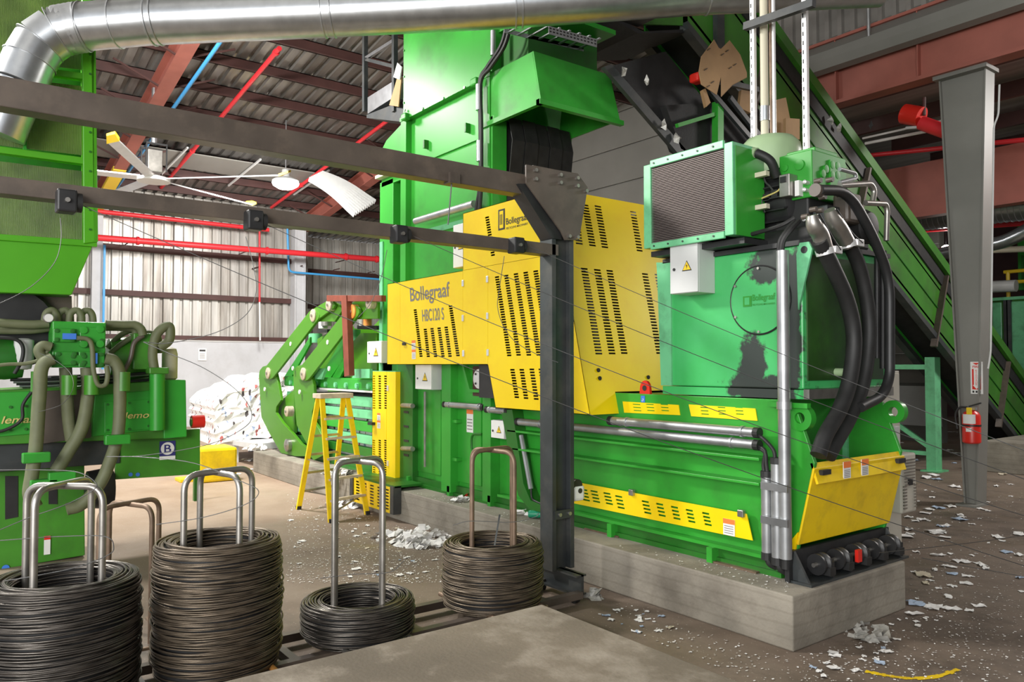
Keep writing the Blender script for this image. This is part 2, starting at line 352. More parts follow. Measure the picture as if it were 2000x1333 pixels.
def slot_col(a, b, n, w, h):
    return [slot(a[0] + (b[0] - a[0]) * i / (n - 1), a[1] + (b[1] - a[1]) * i / (n - 1), w, h) for i in range(n)]
def bolt(mb, p, n, r=0.012, h=0.012): mb.cyl(p, Vector(p) + Vector(n) * h, r, 6)

# ================================================================== SETTING
def zroof(x): return 8.0 + 0.145 * (x + 28) if x < -4 else 11.48 - 0.145 * (x + 4)
MB().add([(-32, -14, 0), (10, -14, 0), (10, 34, 0), (-32, 34, 0)], [(0, 1, 2, 3)]).build('floor', 'floor', kind='structure')
# end wall: painted concrete below, profiled metal sheets above
wb = MB().box(-28.35, -28.0, -6, 11.1, 0, 3.0).box(-31.4, -31.0, 11.1, 17, 0, 3.0).build('wall_back', 'paint_grey_wall', kind='structure')
def profile(w, pitch=0.32, rib=0.085, pan=0.62):
    pts = []; n = int(round(w / pitch)); 
    for i in range(n):
        a = i * pitch
        pts += [(a, 0), (a + pitch * pan, 0), (a + pitch * (pan + 0.09), rib), (a + pitch * 0.91, rib)]
    pts.append((n * pitch, 0)); return pts
def sheet_wall_x(y0, x, z0, z1, w=0.96):
    pr = profile(w); mb = MB(); n = len(pr)
    mb.add([(x - h, y0 + u, z) for z in (z0, z1) for (u, h) in pr], [(i, i + 1, n + i + 1, n + i) for i in range(n - 1)]); return mb
y = -4.0; first = None
while y < 11.0:
    sheet_wall_x(y, -28.05 + random.uniform(-.006, .006), 3.0, 8.0).build('siding_sheet', random.choice(('siding', 'siding_dull')), wb); y += 0.96
y = 11.2
while y < 16.5:
    sheet_wall_x(y, -31.0, 3.0, 7.55).build('siding_sheet', 'siding', wb); y += 0.96
MB().box(-31.1, -28, 11.05, 11.15, 0, 7.7).build('return_panel', 'siding', wb)
for z, h in ((3.08, 0.14), (4.52, 0.18), (6.02, 0.18), (7.42, 0.34)):
    MB().box(-28.05, -27.9, -4, 10.7, z - h / 2, z + h / 2).build('girt', 'brown_primer', wb)
for z in (4.6, 6.1): MB().box(-31, -30.85, 11.2, 16, z - .09, z + .09).build('girt', 'brown_primer', wb)
MB().box(-27.99, -27.96, -4, 10.7, 2.96, 3.01).build('sill_flashing', 'white', wb)
# roof sheets, purlins
ce = MB().add([(-31.5, -8, zroof(-31.5) + .10), (-4, -8, zroof(-4) + .10), (-4, 16.2, zroof(-4) + .10), (-31.5, 16.2, zroof(-31.5) + .10)], [(0, 1, 2, 3)])
ce.add([(-4, -8, zroof(-4) + .10), (8, -8, zroof(8) + .10), (8, 12.8, zroof(8) + .10), (-4, 12.8, zroof(-4) + .10)], [(0, 1, 2, 3)])
ce = ce.build('ceiling', 'roof_metal', kind='structure')
y = -3.0
while y < 16.0:
    pr = profile(0.96, 0.32, 0.085, 0.55); n = len(pr)
    MB().add([(x, y + u, zroof(x) + h) for x in (-31.4, -8.0) for (u, h) in pr], [(i, i + 1, n + i + 1, n + i) for i in range(n - 1)]).build('roof_sheet', 'roof_metal', ce)
    y += 0.96
x = -18.24 - 1.47 * 7
while x < -9:
    z = zroof(x) - 0.01
    mb = MB().box(x - .02, x + .02, -3, 16, z - .26, z); mb.box(x - .02, x + .09, -3, 16, z - .26, z - .235); mb.box(x - .09, x + .02, -3, 16, z - .02, z)
    mb.build('purlin', 'brown_primer', ce); x += 1.47
# side wall of smooth grey boards, and its far return seen under the conveyor
wr = MB().box(-31, -9.2, 16.05, 16.3, 0, 11).build('wall_right', 'grey_panel', kind='structure')
z = 0.05
while z < 10.6:
    for xa in (-31, -20.1):
        MB().box(xa + .01, xa + 10.88, 15.99, 16.05, z + .012, z + 1.04).build('wall_board', 'grey_panel', wr, bevel=0.012)
    z += 1.06
wa = MB().box(-19, -9.7, 22.05, 22.3, 0, 7).build('wall_annex', 'grey_panel', kind='structure')
z = 1.62
while z < 6.5:
    MB().box(-19, -9.7, 21.97, 22.05, z, z + .40).build('wall_board', 'grey_panel', wa, bevel=0.02)
    MB().box(-19, -9.7, 21.93, 22.0, z + .40, z + .425).build('light_strip', 'alu', wa); z += 0.43
MB().box(-15, -9.7, 21.9, 22.0, .45, 1.55).build('wall_board', 'cabinet_grey', wa)
# header over the opening to the next bay: deep red beam with profiled sheeting above it
hb = MB().box(-9.3, 2, 12.6, 12.66, 6.75, 7.85).box(-9.3, 2, 12.48, 12.78, 6.70, 6.76).box(-9.3, 2, 12.48, 12.78, 7.83, 7.88)
hb = hb.build('header_beam', 'red_primer', label='deep red steel header beam spanning above the tapered grey column', cat='beam')
for xs in (-8.6, -7.2, -5.8): MB().box(xs - .01, xs + .01, 12.5, 12.6, 6.76, 7.83).build('stiffener', 'red_primer', hb)
wt = MB().box(-9.3, 2, 12.74, 12.8, 7.9, 11.6).build('wall_header', 'grey_column', kind='structure')
xx = -9.3
while xx < -2:
    pr = profile(0.96, 0.24, 0.06, 0.5); n = len(pr)
    MB().add([(xx + u, 12.72 - h, z) for z in (7.92, 11.3) for (u, h) in pr], [(i, i + 1, n + i + 1, n + i) for i in range(n - 1)]).build('siding_sheet', 'roof_metal', wt); xx += 0.96
MB().prism([(-9.3, 12.70, 8.0), (-9.3, 12.32, 7.62), (-9.3, 12.32, 7.58), (-9.3, 12.72, 7.9)], (9.3, 0, 0)).build('flashing', 'grey_column', wt)
MB().prism([(-9.3, 12.24, 7.58), (-9.3, 12.24, 7.44), (-9.3, 12.30, 7.30), (-9.3, 12.46, 7.27), (-9.3, 12.48, 7.58)], (7.6, 0, 0)).build('gutter', 'grey_column', wt)
tr = MB().box(-9.2, 4, 12.9, 34, 7.6, 7.7).build('ceiling_annex', 'roof_metal', kind='structure')
for k, yy in enumerate((14.5, 16.5, 18.5, 20.5, 23, 26)):
    MB().box(-9.2, 4, yy - .05, yy + .05, 7.3, 7.6).build('purlin', 'brown_primer', tr)
MB().box(-12, 4, 17.9, 18.0, 5.55, 6.75).box(-12, 4, 17.8, 18.1, 5.5, 5.56).build('header_beam', 'red_primer', label='red brown beam further back under the lower roof', cat='beam')

MB().box(-32, 4, 33.6, 33.9, 0, 7.7).build('wall_far', 'brown_primer', kind='structure')
MB().box(-32, -9.2, 16.3, 34, 7.6, 7.7).build('ceiling_annex_rear', 'roof_metal', kind='structure')
MB().box(7, 7.3, 1, 34, 0, 10.2).build('wall_light_block', 'grey_panel', kind='structure')  # unseen wall, added to keep world light off the right side
# rafters of the main roof
def rafter(y, lab, x1=-8.0):
    x0 = -28.0; mb = MB(); t = .03
    za, zb = 7.25, 7.25 + .145 * (x1 + 28)
    mb.prism([(x0, y - t / 2, za), (x1, y - t / 2, zb), (x1, y - t / 2, zroof(x1) - .28), (x0, y - t / 2, zroof(x0) - .28)], (0, t, 0))
    r = mb.build('roof_rafter', 'red_primer', label=lab, cat='beam', group='sloping roof rafters')
    MB().hexa([(x0, y - .16, za - .03), (x0, y + .16, za - .03), (x0, y + .16, za), (x0, y - .16, za)], [(x1, y - .16, zb - .03), (x1, y + .16, zb - .03), (x1, y + .16, zb), (x1, y - .16, zb)]).build('bottom_flange', 'red_primer', r)
    MB().hexa([(x0, y - .16, zroof(x0) - .29), (x0, y + .16, zroof(x0) - .29), (x0, y + .16, zroof(x0) - .26), (x0, y - .16, zroof(x0) - .26)], [(x1, y - .16, zroof(x1) - .29), (x1, y + .16, zroof(x1) - .29), (x1, y + .16, zroof(x1) - .26), (x1, y - .16, zroof(x1) - .26)]).build('top_flange', 'red_primer', r)
    k = x0 + 1.2
    while k < x1:
        f = (k - x0) / (x1 - x0); zz = za + f * (zb - za)
        for s in (-1, 1): MB().bar((k, y + s * .1, zz + .05), (k + .1, y + s * 1.1, zroof(k) - .3), .04, .04).build('flange_brace', 'brown_primer', r)
        k += 1.56
    return r
ra = rafter(4.18, 'pink red roof rafter with yellow painted foot left of the blue pipe')
MB().hexa([Vector(p) for p in ((-28, 4.01, 7.20), (-28, 4.35, 7.20), (-28, 4.35, 7.30), (-28, 4.01, 7.30))], [Vector(p) for p in ((-24.3, 4.01, 7.737), (-24.3, 4.35, 7.737), (-24.3, 4.35, 7.837), (-24.3, 4.01, 7.837))]).build('yellow_paint_band', 'warn_yellow', ra)
rafter(11.2, 'pink red roof rafter behind the bent white sheet by the green chute')
# wall column between the two wall stretches
c = MB().box(-27.95, -27.6, 10.72, 11.02, 0, 7.2).build('wall_column', 'paint_grey_wall', label='pale blue grey steel column at the corner of the far wall', cat='column')
MB().box(-28, -27.55, 10.66, 10.72, 0, 7.2).build('flange', 'paint_grey_wall', c); MB().box(-28, -27.55, 11.02, 11.08, 0, 7.2).build('flange', 'paint_grey_wall', c)
c = MB().box(-27.9, -27.65, 4.0, 4.3, 0, 7.15).build('wall_column', 'paint_grey_wall', label='pale grey steel column on the far wall beside the left green machine', cat='column')
MB().box(-27.6, -27.5, 4.30, 4.36, 2, 6).build('blue_edge', 'blue_pipe', c)

# ================================================================== PIPES UNDER THE ROOF AND ON THE FAR WALL
def pipe(name, pts, r, m, lab, cat='pipe', coll=(), group=None, seg=10):
    p = MB().tube(pts, r, seg).build(name, m, smooth=True, label=lab, cat=cat, group=group)
    for q, d in coll:
        MB().cyl(Vector(q) - Vector(d) * .04, Vector(q) + Vector(d) * .04, r * 1.35, seg).build('coupling', m, p, smooth=True)
    return p
a, b2 = PY(315, 366, 5.88), PY(546, 94, 5.88)
pipe('sprinkler_pipe', [a, b2], .055, 'red_pipe', 'red sprinkler pipe sloping under the roof, left of the two', coll=[(a.lerp(b2, .35), (b2 - a).normalized()), (a.lerp(b2, .98), (b2 - a).normalized())])
a, b2 = PY(530, 405, 9.63), PY(775, 222, 9.63)
pipe('sprinkler_pipe', [a, b2], .055, 'red_pipe', 'red sprinkler pipe sloping under the roof towards the green chute', coll=[(a.lerp(b2, .3), (b2 - a).normalized())])
a, b2 = PY(226, 369, 4.6), PY(433, 78, 4.6)
pipe('air_pipe', [a, b2], .045, 'blue_pipe', 'light blue pipe sloping under the roof beside the pink rafter', coll=[(a.lerp(b2, .62), (b2 - a).normalized())])
pipe('sprinkler_pipe', [PX(150, 408, -27.4), PX(525, 449, -27.4)], .075, 'red_pipe', 'red pipe high on the far corrugated wall, upper of two')
a, b2 = PX(150, 461, -26.6), PX(760, 508, -26.6)
pipe('sprinkler_pipe', [a, b2], .10, 'red_pipe', 'long red pipe crossing the far corrugated wall, lower of two', coll=[(a.lerp(b2, t), (b2 - a).normalized()) for t in (.16, .55, .83, .95)])
a, b2 = PX(507, 452, -27.3), PX(507, 590, -27.3)
p = pipe('drop_pipe', [a, b2], .035, 'red_pipe', 'thin red and white drop pipe hanging down the far wall')
MB().tube([b2, PX(508, 665, -27.3)], .03, 8).build('white_lower_length', 'white', p)
pipe('air_pipe', rounded([PX(561, 436, -27.4), PX(564, 531, -27.4), PX(760, 547, -27.4)], .2), .04, 'blue_pipe', 'blue pipe dropping beside the wall column then running right')
for o in [o for o in COL.objects if o.name in ('sprinkler_pipe.002', 'sprinkler_pipe.003', 'air_pipe.001', 'drop_pipe')]:
    c_ = WL[o.name]; ys = [c_.y + v.co.y for v in o.data.vertices]; zs = [c_.z + v.co.z for v in o.data.vertices]
    for t in (.15, .5, .85):
        yy = min(ys) + (max(ys) - min(ys)) * t; near_ = min(o.data.vertices, key=lambda v: abs(c_.y + v.co.y - yy) + .001 * abs(v.co.z)); zz = c_.z + sum(sorted(v.co.z for v in o.data.vertices)) / len(o.data.vertices)
        MB().bar((-28.0, yy, zz), (c_.x, yy, zz), .03, .03).build('wall_bracket', 'brown_primer', o)
# pale insulated strip under the roof with its hanger straps
sk = MB().hexa([Vector((-24.75, -3, zroof(-24.75) - .30)), Vector((-23.55, -3, zroof(-23.55) - .30)), Vector((-23.55, -3, zroof(-23.55) - .27)), Vector((-24.75, -3, zroof(-24.75) - .27))], [Vector((-24.75, 10.6, zroof(-24.75) - .30)), Vector((-23.55, 10.6, zroof(-23.55) - .30)), Vector((-23.55, 10.6, zroof(-23.55) - .27)), Vector((-24.75, 10.6, zroof(-24.75) - .27))]).build('insulated_strip', 'grey_panel', ce)
for yy in (5.6, 7.7, 9.9): MB().bar((-25.5, yy - .1, zroof(-25.5) - .36), (-23.0, yy + .1, zroof(-23.0) - .36), .05, .05).build('strip_strap', 'cabinet_grey', sk)
lp = PX(558, 348, -20.3)
la = empty('high_bay_lamp', lp, 'bright oval high bay lamp glowing above the fan blades', 'lamp')
MB().lathe(lp + Vector((0, 0, -.12)), (0, 0, 1), [(.05, 0), (.34, .0), (.36, .05), (.30, .10), (.12, .16), (.1, .35)], 20).build('reflector', 'cabinet_grey', la, smooth=True)
MB().lathe(lp + Vector((0, 0, -.22)), (0, 0, 1), [(.02, -.08), (.20, -.06), (.33, .02), (.36, .09), (.34, .10)], 20).build('lens', 'lamp_glow', la, smooth=True)
MB().cyl(lp + Vector((0, 0, .2)), lp + Vector((0, 0, 1.6)), .015, 6).build('hanger', 'galv_pipe', la)

# bent stack of white translucent sheeting hanging off the roof edge
sh = MB(); A, B = PX(602, 352, -22.5), PX(628, 339, -22.5); C, D = PX(690, 425, -22.5), PX(733, 398, -22.5)
rows = []; nn = 10; mm = 19
for i in range(nn + 1):
    t = i / nn; l = A.lerp(C, t); r_ = B.lerp(D, t); bow = math.sin(math.pi * t) * 0.12 + .35 * max(0, t - .75) ** 1.5
    rows.append([l.lerp(r_, j / mm) + Vector((0.05 * (j % 2), 0, bow + 0.09 * (j % 2))) for j in range(mm + 1)])
vs = [p for r_ in rows for p in r_]; fs = [(i * (mm + 1) + j, i * (mm + 1) + j + 1, (i + 1) * (mm + 1) + j + 1, (i + 1) * (mm + 1) + j) for i in range(nn) for j in range(mm)]
nv = len(vs); fs2 = fs + [tuple(k + nv for k in reversed(f)) for f in fs]
sh.add(vs + [v + Vector((0, 0, -.03)) for v in vs], fs2).build('bent_roof_sheet', 'cabinet_grey', label='bent white ribbed sheet hanging from the roof by the green chute', cat='sheet')

# ceiling fan
hub = PX(300, 350, -20.0)
fan = empty('ceiling_fan', hub, 'huge five bladed white ceiling fan with yellow blade tips', 'fan')
MB().lathe(hub - Vector((0, 0, .08)), (0, 0, 1), [(.1, 0), (.38, .02), (.38, .10), (.2, .16)], 16).build('hub', 'white', fan, smooth=True)
MB().box(hub.x - .17, hub.x + .17, hub.y - .17, hub.y + .17, hub.z + .15, hub.z + .70).build('motor', 'steel', fan, bevel=.02)
for dx in (-.28, .28):
    MB().box(hub.x + dx - .03, hub.x + dx + .03, hub.y - .24, hub.y + .24, hub.z + .78, hub.z + .82).box(hub.x + dx - .02, hub.x + dx + .02, hub.y - .24, hub.y - .21, hub.z + .15, hub.z + .82).box(hub.x + dx - .02, hub.x + dx + .02, hub.y + .21, hub.y + .24, hub.z + .15, hub.z + .82).build('guard_frame', 'black', fan)
MB().cyl(hub + Vector((0, 0, .85)), Vector((hub.x, hub.y, zroof(hub.x) - .2)), .07, 8).build('drop_rod', 'galv_pipe', fan)
tips = [PZ(546, 343, hub.z), PZ(540, 397, hub.z)]
a0 = math.atan2(tips[0].y - hub.y, tips[0].x - hub.x); R = 3.2
for k in range(5):
    a = a0 + k * 2 * math.pi / 5; d = Vector((math.cos(a), math.sin(a), 0)); n = Vector((-d.y, d.x, 0))
    bl = MB().hexa([hub + d * .3 - n * .1 + Vector((0, 0, -.03)), hub + d * .3 + n * .1 + Vector((0, 0, .03)), hub + d * .3 + n * .1 + Vector((0, 0, .06)), hub + d * .3 - n * .1], [hub + d * R - n * .1 + Vector((0, 0, -.03)), hub + d * R + n * .1 + Vector((0, 0, .03)), hub + d * R + n * .1 + Vector((0, 0, .06)), hub + d * R - n * .1]).build('blade', 'alu', fan)
    MB().hexa([hub + d * R - n * .12 + Vector((0, 0, -.05)), hub + d * R + n * .12 + Vector((0, 0, .02)), hub + d * R + n * .12 + Vector((0, 0, .10)), hub + d * R - n * .12 + Vector((0, 0, .02))], [hub + d * (R + .22) - n * .06 + Vector((0, 0, .05)), hub + d * (R + .22) + n * .1 + Vector((0, 0, .1)), hub + d * (R + .22) + n * .1 + Vector((0, 0, .16)), hub + d * (R + .22) - n * .06 + Vector((0, 0, .1))]).build('winglet', 'warn_yellow', bl)

# notice on the far wall
nb = PX(395, 693, -27.98); sg = MB().box(-27.99, -27.96, nb.y - .14, nb.y + .14, nb.z - .2, nb.z + .22).build('wall_notice', 'white', label='small white notice on the painted lower wall', cat='sign')
MB().box(-27.965, -27.955, nb.y - .10, nb.y + .10, nb.z + .12, nb.z + .18).build('notice_heading', 'text_black', sg)
for k in range(4): MB().box(-27.965, -27.955, nb.y - .09, nb.y + .08, nb.z + .03 - k * .05, nb.z + .045 - k * .05).build('notice_line', 'text_grey', sg)

# ================================================================== PLINTH AND FOREGROUND SLAB
pl = MB().box(-15.5, -3.365, 5.166, 6.88, 0, .415).build('concrete_plinth', 'concrete', bevel=.012, label='long low concrete plinth carrying the big green and yellow press', cat='plinth')
MB().box(-4.02, 4, -6, 3.28, 0, .55).build('concrete_slab', 'concrete_slab', bevel=.015, label='raised concrete slab in the foreground with worn brown top', cat='slab')
# steel shims under the press
for k, (px, py, dx, dy) in enumerate(((1180, 1040, .5, .1), (1435, 1106, .5, .1), (1213, 1038, .3, .08))):
    p = PZ(px, py, .42); MB().box(p.x - dx / 2, p.x + dx / 2, p.y - dy / 2, p.y + dy / 2, .416, .43).build('steel_shim', 'rust_tube', label=('rusty flat steel strip on the plinth, leftmost of three', 'rusty flat steel strip on the plinth, nearest the grey conduits', 'rusty flat steel strip on the plinth, middle of three')[(0, 2, 1)[k]], cat='steel strip', group='steel strips on the plinth')

# ================================================================== MAIN PRESS
YS = 5.6; YB = 7.02
bp_ = empty('baling_press', (-8, 6.2, .415), 'long green and yellow baling press on the concrete plinth', 'baling press')
G = 'green'
def qx(px, py, y=YS): p = PY(px, py, y); return (p.x, p.z)
# side plates with the raked end
prof = [(-10.9, .5), (-3.62, .5), (-3.60, .66), (-3.44, 1.365), (-3.60, 1.80), (-3.68, 1.86), (-10.9, 1.86)]
for y0, nm in ((YS, 'side_plate'), (YB - .04, 'side_plate')):
    MB().prism([(x, y0, z) for x, z in prof], (0, .04, 0)).build(nm, G, bp_, bevel=.006)
MB().box(-10.9, -4.0, YS + .04, YB - .04, .5, 1.85).build('chamber', 'green_dark', bp_)
MB().box(-4.0, -3.98, YS + .04, YB - .04, .6, 1.85).build('chamber_end_wall', G, bp_)
for px in (1655, 1680):
    p = PX(px, 840, -3.95); MB().box(-3.98, -3.93, p.y - .04, p.y + .04, .6, 1.8).build('stiffener', 'mint', bp_)
MB().box(-3.98, -3.60, YS + .04, YB - .04, .52, .60).build('bin_floor', 'green_dark', bp_)
# lifting lugs at the end
for y0 in (YS - .03, YB - .05):
    z0 = 1.72; cx = -3.55 if y0 < 6 else -3.5
    ring = MB(); n = 20
    for (ra_, rb_) in ((.045, .105),):
        vs = []; 
        for s in (0, .07):
            for r_ in (ra_, rb_): vs += [(cx + math.cos(2 * math.pi * k / n) * r_, y0 + s, z0 + math.sin(2 * math.pi * k / n) * r_) for k in range(n)]
        fs = []
        for k in range(n):
            j = (k + 1) % n
            fs += [(k, j, n + j, n + k), (2 * n + k, 3 * n + k, 3 * n + j, 2 * n + j), (k, 2 * n + k, 2 * n + j, j), (n + k, n + j, 3 * n + j, 3 * n + k)]
        ring.add(vs, fs)
    ring.build('lifting_lug', G, bp_, smooth=True)
# raked yellow end panel with folded lip
pa = [Vector((-3.60, YS - .02, .70)), Vector((-3.60, YB + .02, .70)), Vector((-3.45, YB + .02, 1.33)), Vector((-3.45, YS - .02, 1.33))]
n_ = Vector((.97, 0, -.23))
ep = MB().prism(pa, n_ * .02).build('end_panel', 'yellow_worn', bp_, bevel=.006)
MB().prism([Vector((-3.43, YS - .0, 1.20)), Vector((-3.43, YB, 1.20)), Vector((-3.48, YB, 1.36)), Vector((-3.48, YS, 1.36))], (.02, 0, .006)).build('folded_lip', 'yellow_worn', ep)
MB().prism([(-3.61, YS - .03, .62), (-3.58, YS - .03, .80), (-3.66, YS - .03, .70)], (0, .02, 0)).build('corner_gusset', 'yellow', ep)
for y0 in (YS + .05, YB - .15): MB().box(-3.47, -3.40, y0, y0 + .12, 1.27, 1.31).build('latch', 'black', ep)
for px in (1655, 1690):
    p = PX(px, 905, -3.41); q = MB().box(-3.418, -3.412, p.y - .055, p.y + .055, 1.21, 1.35).build('warning_sticker', 'white', ep)
    MB().box(-3.411, -3.409, p.y - .055, p.y + .055, 1.30, 1.35).build('sticker_heading', 'sticker_orange', q)
    for k in range(5): MB().box(-3.411, -3.409, p.y - .045, p.y + .04, 1.222 + k * .014, 1.227 + k * .014).build('sticker_line', 'text_grey', q)
# wire guide plate and pulleys under the end
gp = MB().box(-3.62, -3.58, 5.45, YB, .42, .66).build('guide_plate', 'black', bp_)
MB().box(-3.60, -3.40, 5.47, YB, .416, .435).build('foot_plate', 'gantry_post', gp)
for y0 in (5.5, 6.95): MB().prism([(-3.59, y0, .435), (-3.44, y0, .435), (-3.57, y0, .66)], (0, .025, 0)).build('gusset', 'gantry_post', gp)
for k in range(5):
    y0 = 5.72 + k * .28
    pu = MB().lathe((-3.50, y0, .54), (0, 1, 0), [(.03, -.02), (.085, -.02), (.085, 0), (.06, .015), (.06, .045), (.085, .06), (.085, .08), (.03, .08)], 18).build('pulley', 'black', bp_, smooth=True)
    MB().box(-3.58, -3.42, y0 + .085, y0 + .115, .44, .56).box(-3.45, -3.40, y0 + .02, y0 + .10, .46, .52).build('pulley_bracket', 'rubber', pu)
    MB().cyl((-3.5, y0 - .06, .54), (-3.5, y0 + .14, .54), .018, 8).build('axle', 'steel', pu)
MB().box(-3.44, -3.41, 6.18, 6.24, .50, .60).build('red_tag', 'red', bp_)
# horizontal side flanges
for (pa_, pb_, th) in (((990, 843), (1482, 895), .014), ((1000, 877), (1482, 946), .014)):
    a = PY(*pa_, 5.44); b2 = PY(*pb_, 5.44); zz = (a.z + b2.z) / 2
    MB().box(a.x, b2.x, 5.44, YS, zz - .012, zz + .012).build('side_flange', G, bp_, bevel=.004)
a = PY(1300, 1010, YS)
MB().box(-7.6, -3.75, 5.5, YS, .545, .575).build('side_flange', G, bp_)
MB().box(-12.3, -3.7, 5.52, 5.6, .415, .46).box(-12.3, -3.7, 5.55, 5.6, .46, .545).build('skid_beam', 'green_dark', bp_)
for px in (800, 880, 960, 1195, 1390): 
    p = PZ(px, 985, .42); xx = PY(px, 985, 5.5).x
    MB().box(xx - .03, xx + .03, 5.46, 5.6, .415, .545).build('skid_foot', G, bp_)
# big kneed plate where the ram housing starts
MB().prism([(qx(a, b, 5.44)[0], 5.44, qx(a, b, 5.44)[1]) for a, b in ((978, 800), (1000, 800), (1008, 850), (1022, 945), (1036, 978), (1066, 990), (1066, 1003), (1034, 996), (1012, 968), (1002, 930))], (0, .16, 0)).build('kneed_plate', 'green_dark', bp_, bevel=.004)
MB().tube([PY(1018, 850, 5.47), PY(1037, 955, 5.47)], .03, 8).build('tie_rod', 'galv_pipe', bp_, smooth=True)
MB().tube(spline([PY(1037, 955, 5.46), PY(1040, 975, 5.46), PY(1058, 985, 5.46)]), .012, 6).build('cable', 'rubber', bp_)
# vented yellow strips on the lower side
def xz_panel(name, pix, y, holes_px, m, parent, thick=.008, label=None):
    out = [qx(a, b, y) for a, b in pix]
    hs = []
    for (pt, pb, n, wpx, h) in holes_px:
        a = qx(*pt, y); b_ = qx(*pb, y); c_ = qx(pt[0] + wpx, pt[1], y); hs += slot_col(a, b_, n, abs(c_[0] - a[0]), h)
    return panel_mesh(out, hs, lambda u, v: Vector((u, y, v)), (0, thick, 0)).build(name, m, parent, label=label)
sp = xz_panel('vented_strip', [(1105, 980), (1105, 938), (1458, 1004), (1470, 1056)], 5.535, [((px, py), (px + 5, py + h), 4, 14, .017) for px, py, h in ((1160, 960, 20), (1185, 964, 20), (1208, 970, 22), (1260, 980, 22), (1288, 985, 22), (1317, 991, 22), (1346, 997, 22), (1378, 1003, 22), (1140, 957, 20))], 'yellow', bp_)
for px, py in ((1234, 962), (1448, 1003)): p = PY(px, py, 5.52); MB().box(p.x - .03, p.x + .03, 5.50, 5.54, p.z - .03, p.z + .03).build('latch', 'steel', sp, bevel=.006)
def sticker(px, py, y, w, h, parent, head=.3):
    p = PY(px, py, y); q = MB().box(p.x - w / 2, p.x + w / 2, y - .003, y, p.z - h / 2, p.z + h / 2).build('warning_sticker', 'white', parent)
    MB().box(p.x - w / 2, p.x + w / 2, y - .005, y - .003, p.z + h / 2 - h * head, p.z + h / 2).build('sticker_heading', 'sticker_orange', q)
    for k in range(4):
        z = p.z - h / 2 + h * (.12 + .14 * k); MB().box(p.x - w * .4, p.x + w * .38, y - .005, y - .003, z, z + h * .04).build('sticker_line', 'text_grey', q)
    return q
sticker(1424, 1030, 5.532, .12, .14, bp_)
for pix, cols in (([(1219, 806), (1216, 784), (1325, 791), (1328, 811)], (1243, 1269, 1297)), ([(1350, 813), (1345, 790), (1475, 798), (1479, 822)], (1375, 1409, 1443))):
    xz_panel('vented_strip', pix, 5.59, [((c, pix[1][1] + 6), (c + 2, pix[0][1] - 4), 3, 15, .009) for c in cols], 'yellow', bp_)
# red lifting eye and hook sticker
p = PY(1259, 760, 5.62)
MB().prism([(p.x + math.cos(t) * .065, 5.62, p.z + math.sin(t) * .085) for t in [k * math.pi / 8 for k in range(9)]] + [(p.x - .07, 5.62, p.z - .06), (p.x + .07, 5.62, p.z - .06)], (0, .03, 0)).build('lifting_eye', 'red', bp_)
MB().lathe((p.x, 5.618, p.z + .01), (0, 1, 0), [(.028, -.002), (.028, .0)], 12).build('lifting_eye_hole', 'black', bp_)
s_ = MB().box(p.x - .025, p.x + .025, 5.594, 5.599, p.z - .13, p.z - .065).build('hook_sticker', 'blue_label', bp_)
MB().tube([(p.x - .004 + .01 * math.cos(t), 5.593, p.z - .105 + .012 * math.sin(t)) for t in [k * .5 - 2.6 for k in range(9)]], .003, 5).build('hook_mark', 'white', s_)
# conduits along and down the side
def conduit(name, pts, r, m='galv_pipe', seg=12): return MB().tube(pts, r, seg).build(name, m, bp_, smooth=True)
for (a, b2) in (((1197, 822), (1474, 846)), ((1015, 824), (1474, 872)), ((872, 790), (942, 797)), ((955, 800), (990, 804))):
    A, B = PY(*a, 5.48), PY(*b2, 5.48); B.z = A.z
    cd = conduit('conduit', [A, B], .042)
    for t in (.12, .93):
        q = A.lerp(B, t); MB().cyl(q - Vector((.012, 0, 0)), q + Vector((.012, 0, 0)), .05, 12).build('clamp', 'galv_pipe', cd, smooth=True)
    MB().cyl(A - Vector((.05, 0, 0)), A, .046, 12).build('end_bush', 'rubber', cd); MB().cyl(B, B + Vector((.05, 0, 0)), .046, 12).build('end_bush', 'rubber', cd)
for (px, y0, y1, r) in ((1497, 932, 1078, .045), (1517, 906, 1088, .048)):
    A, B = PY(px, y0, 5.47), PY(px, y1, 5.47); B.x = A.x; cd = conduit('conduit', [A, B], r)
    MB().cyl(A, A + Vector((0, 0, .05)), r * 1.08, 12).build('end_bush', 'rubber', cd); MB().cyl(B - Vector((0, 0, .06)), B, r * 1.08, 12).build('end_bush', 'rubber', cd)
    MB().tube(spline([B, B + Vector((.02, 0, -.08)), B + Vector((.05, .05, -.12))]), .03, 8).build('cable', 'rubber', cd, smooth=True)
A, B = PY(1525, 490, 5.46), PY(1538, 1092, 5.46); A.x = B.x = (A.x + B.x) / 2
cd = MB().tube([A, B], .050, 14).build('tall_conduit', 'galv_pipe', bp_, smooth=True)
MB().tube([B, B + Vector((0, .0, -.08))], .035, 10).build('cable', 'rubber', cd, smooth=True)
zc = PY(1530, 792, 5.46).z; MB().cyl((B.x, 5.46, zc - .03), (B.x, 5.46, zc + .03), .06, 14).build('clamp', 'galv_pipe', cd, smooth=True)
MB().box(B.x - .2, B.x + .16, 5.53, 5.58, zc - .02, zc + .02).build('clamp_rail', G, cd)
for py in (948, 1014):
    a = PY(1486, py, 5.40); MB().box(a.x, B.x + .06, 5.395, 5.41, a.z - .03, a.z + .03).build('conduit_strap', 'galv', bp_)
for k, (x0, y0, x1, y1) in enumerate(((1474, 846, 1514, 902), (1476, 869, 1494, 930), (1476, 872, 1500, 930))):
    conduit('cable', spline([PY(x0, y0, 5.48), PY(x0 + 18, y0 + 12, 5.47), PY(x1 - 3, y1 - 22, 5.47), PY(x1, y1, 5.47)]), .016, 'rubber', 8)
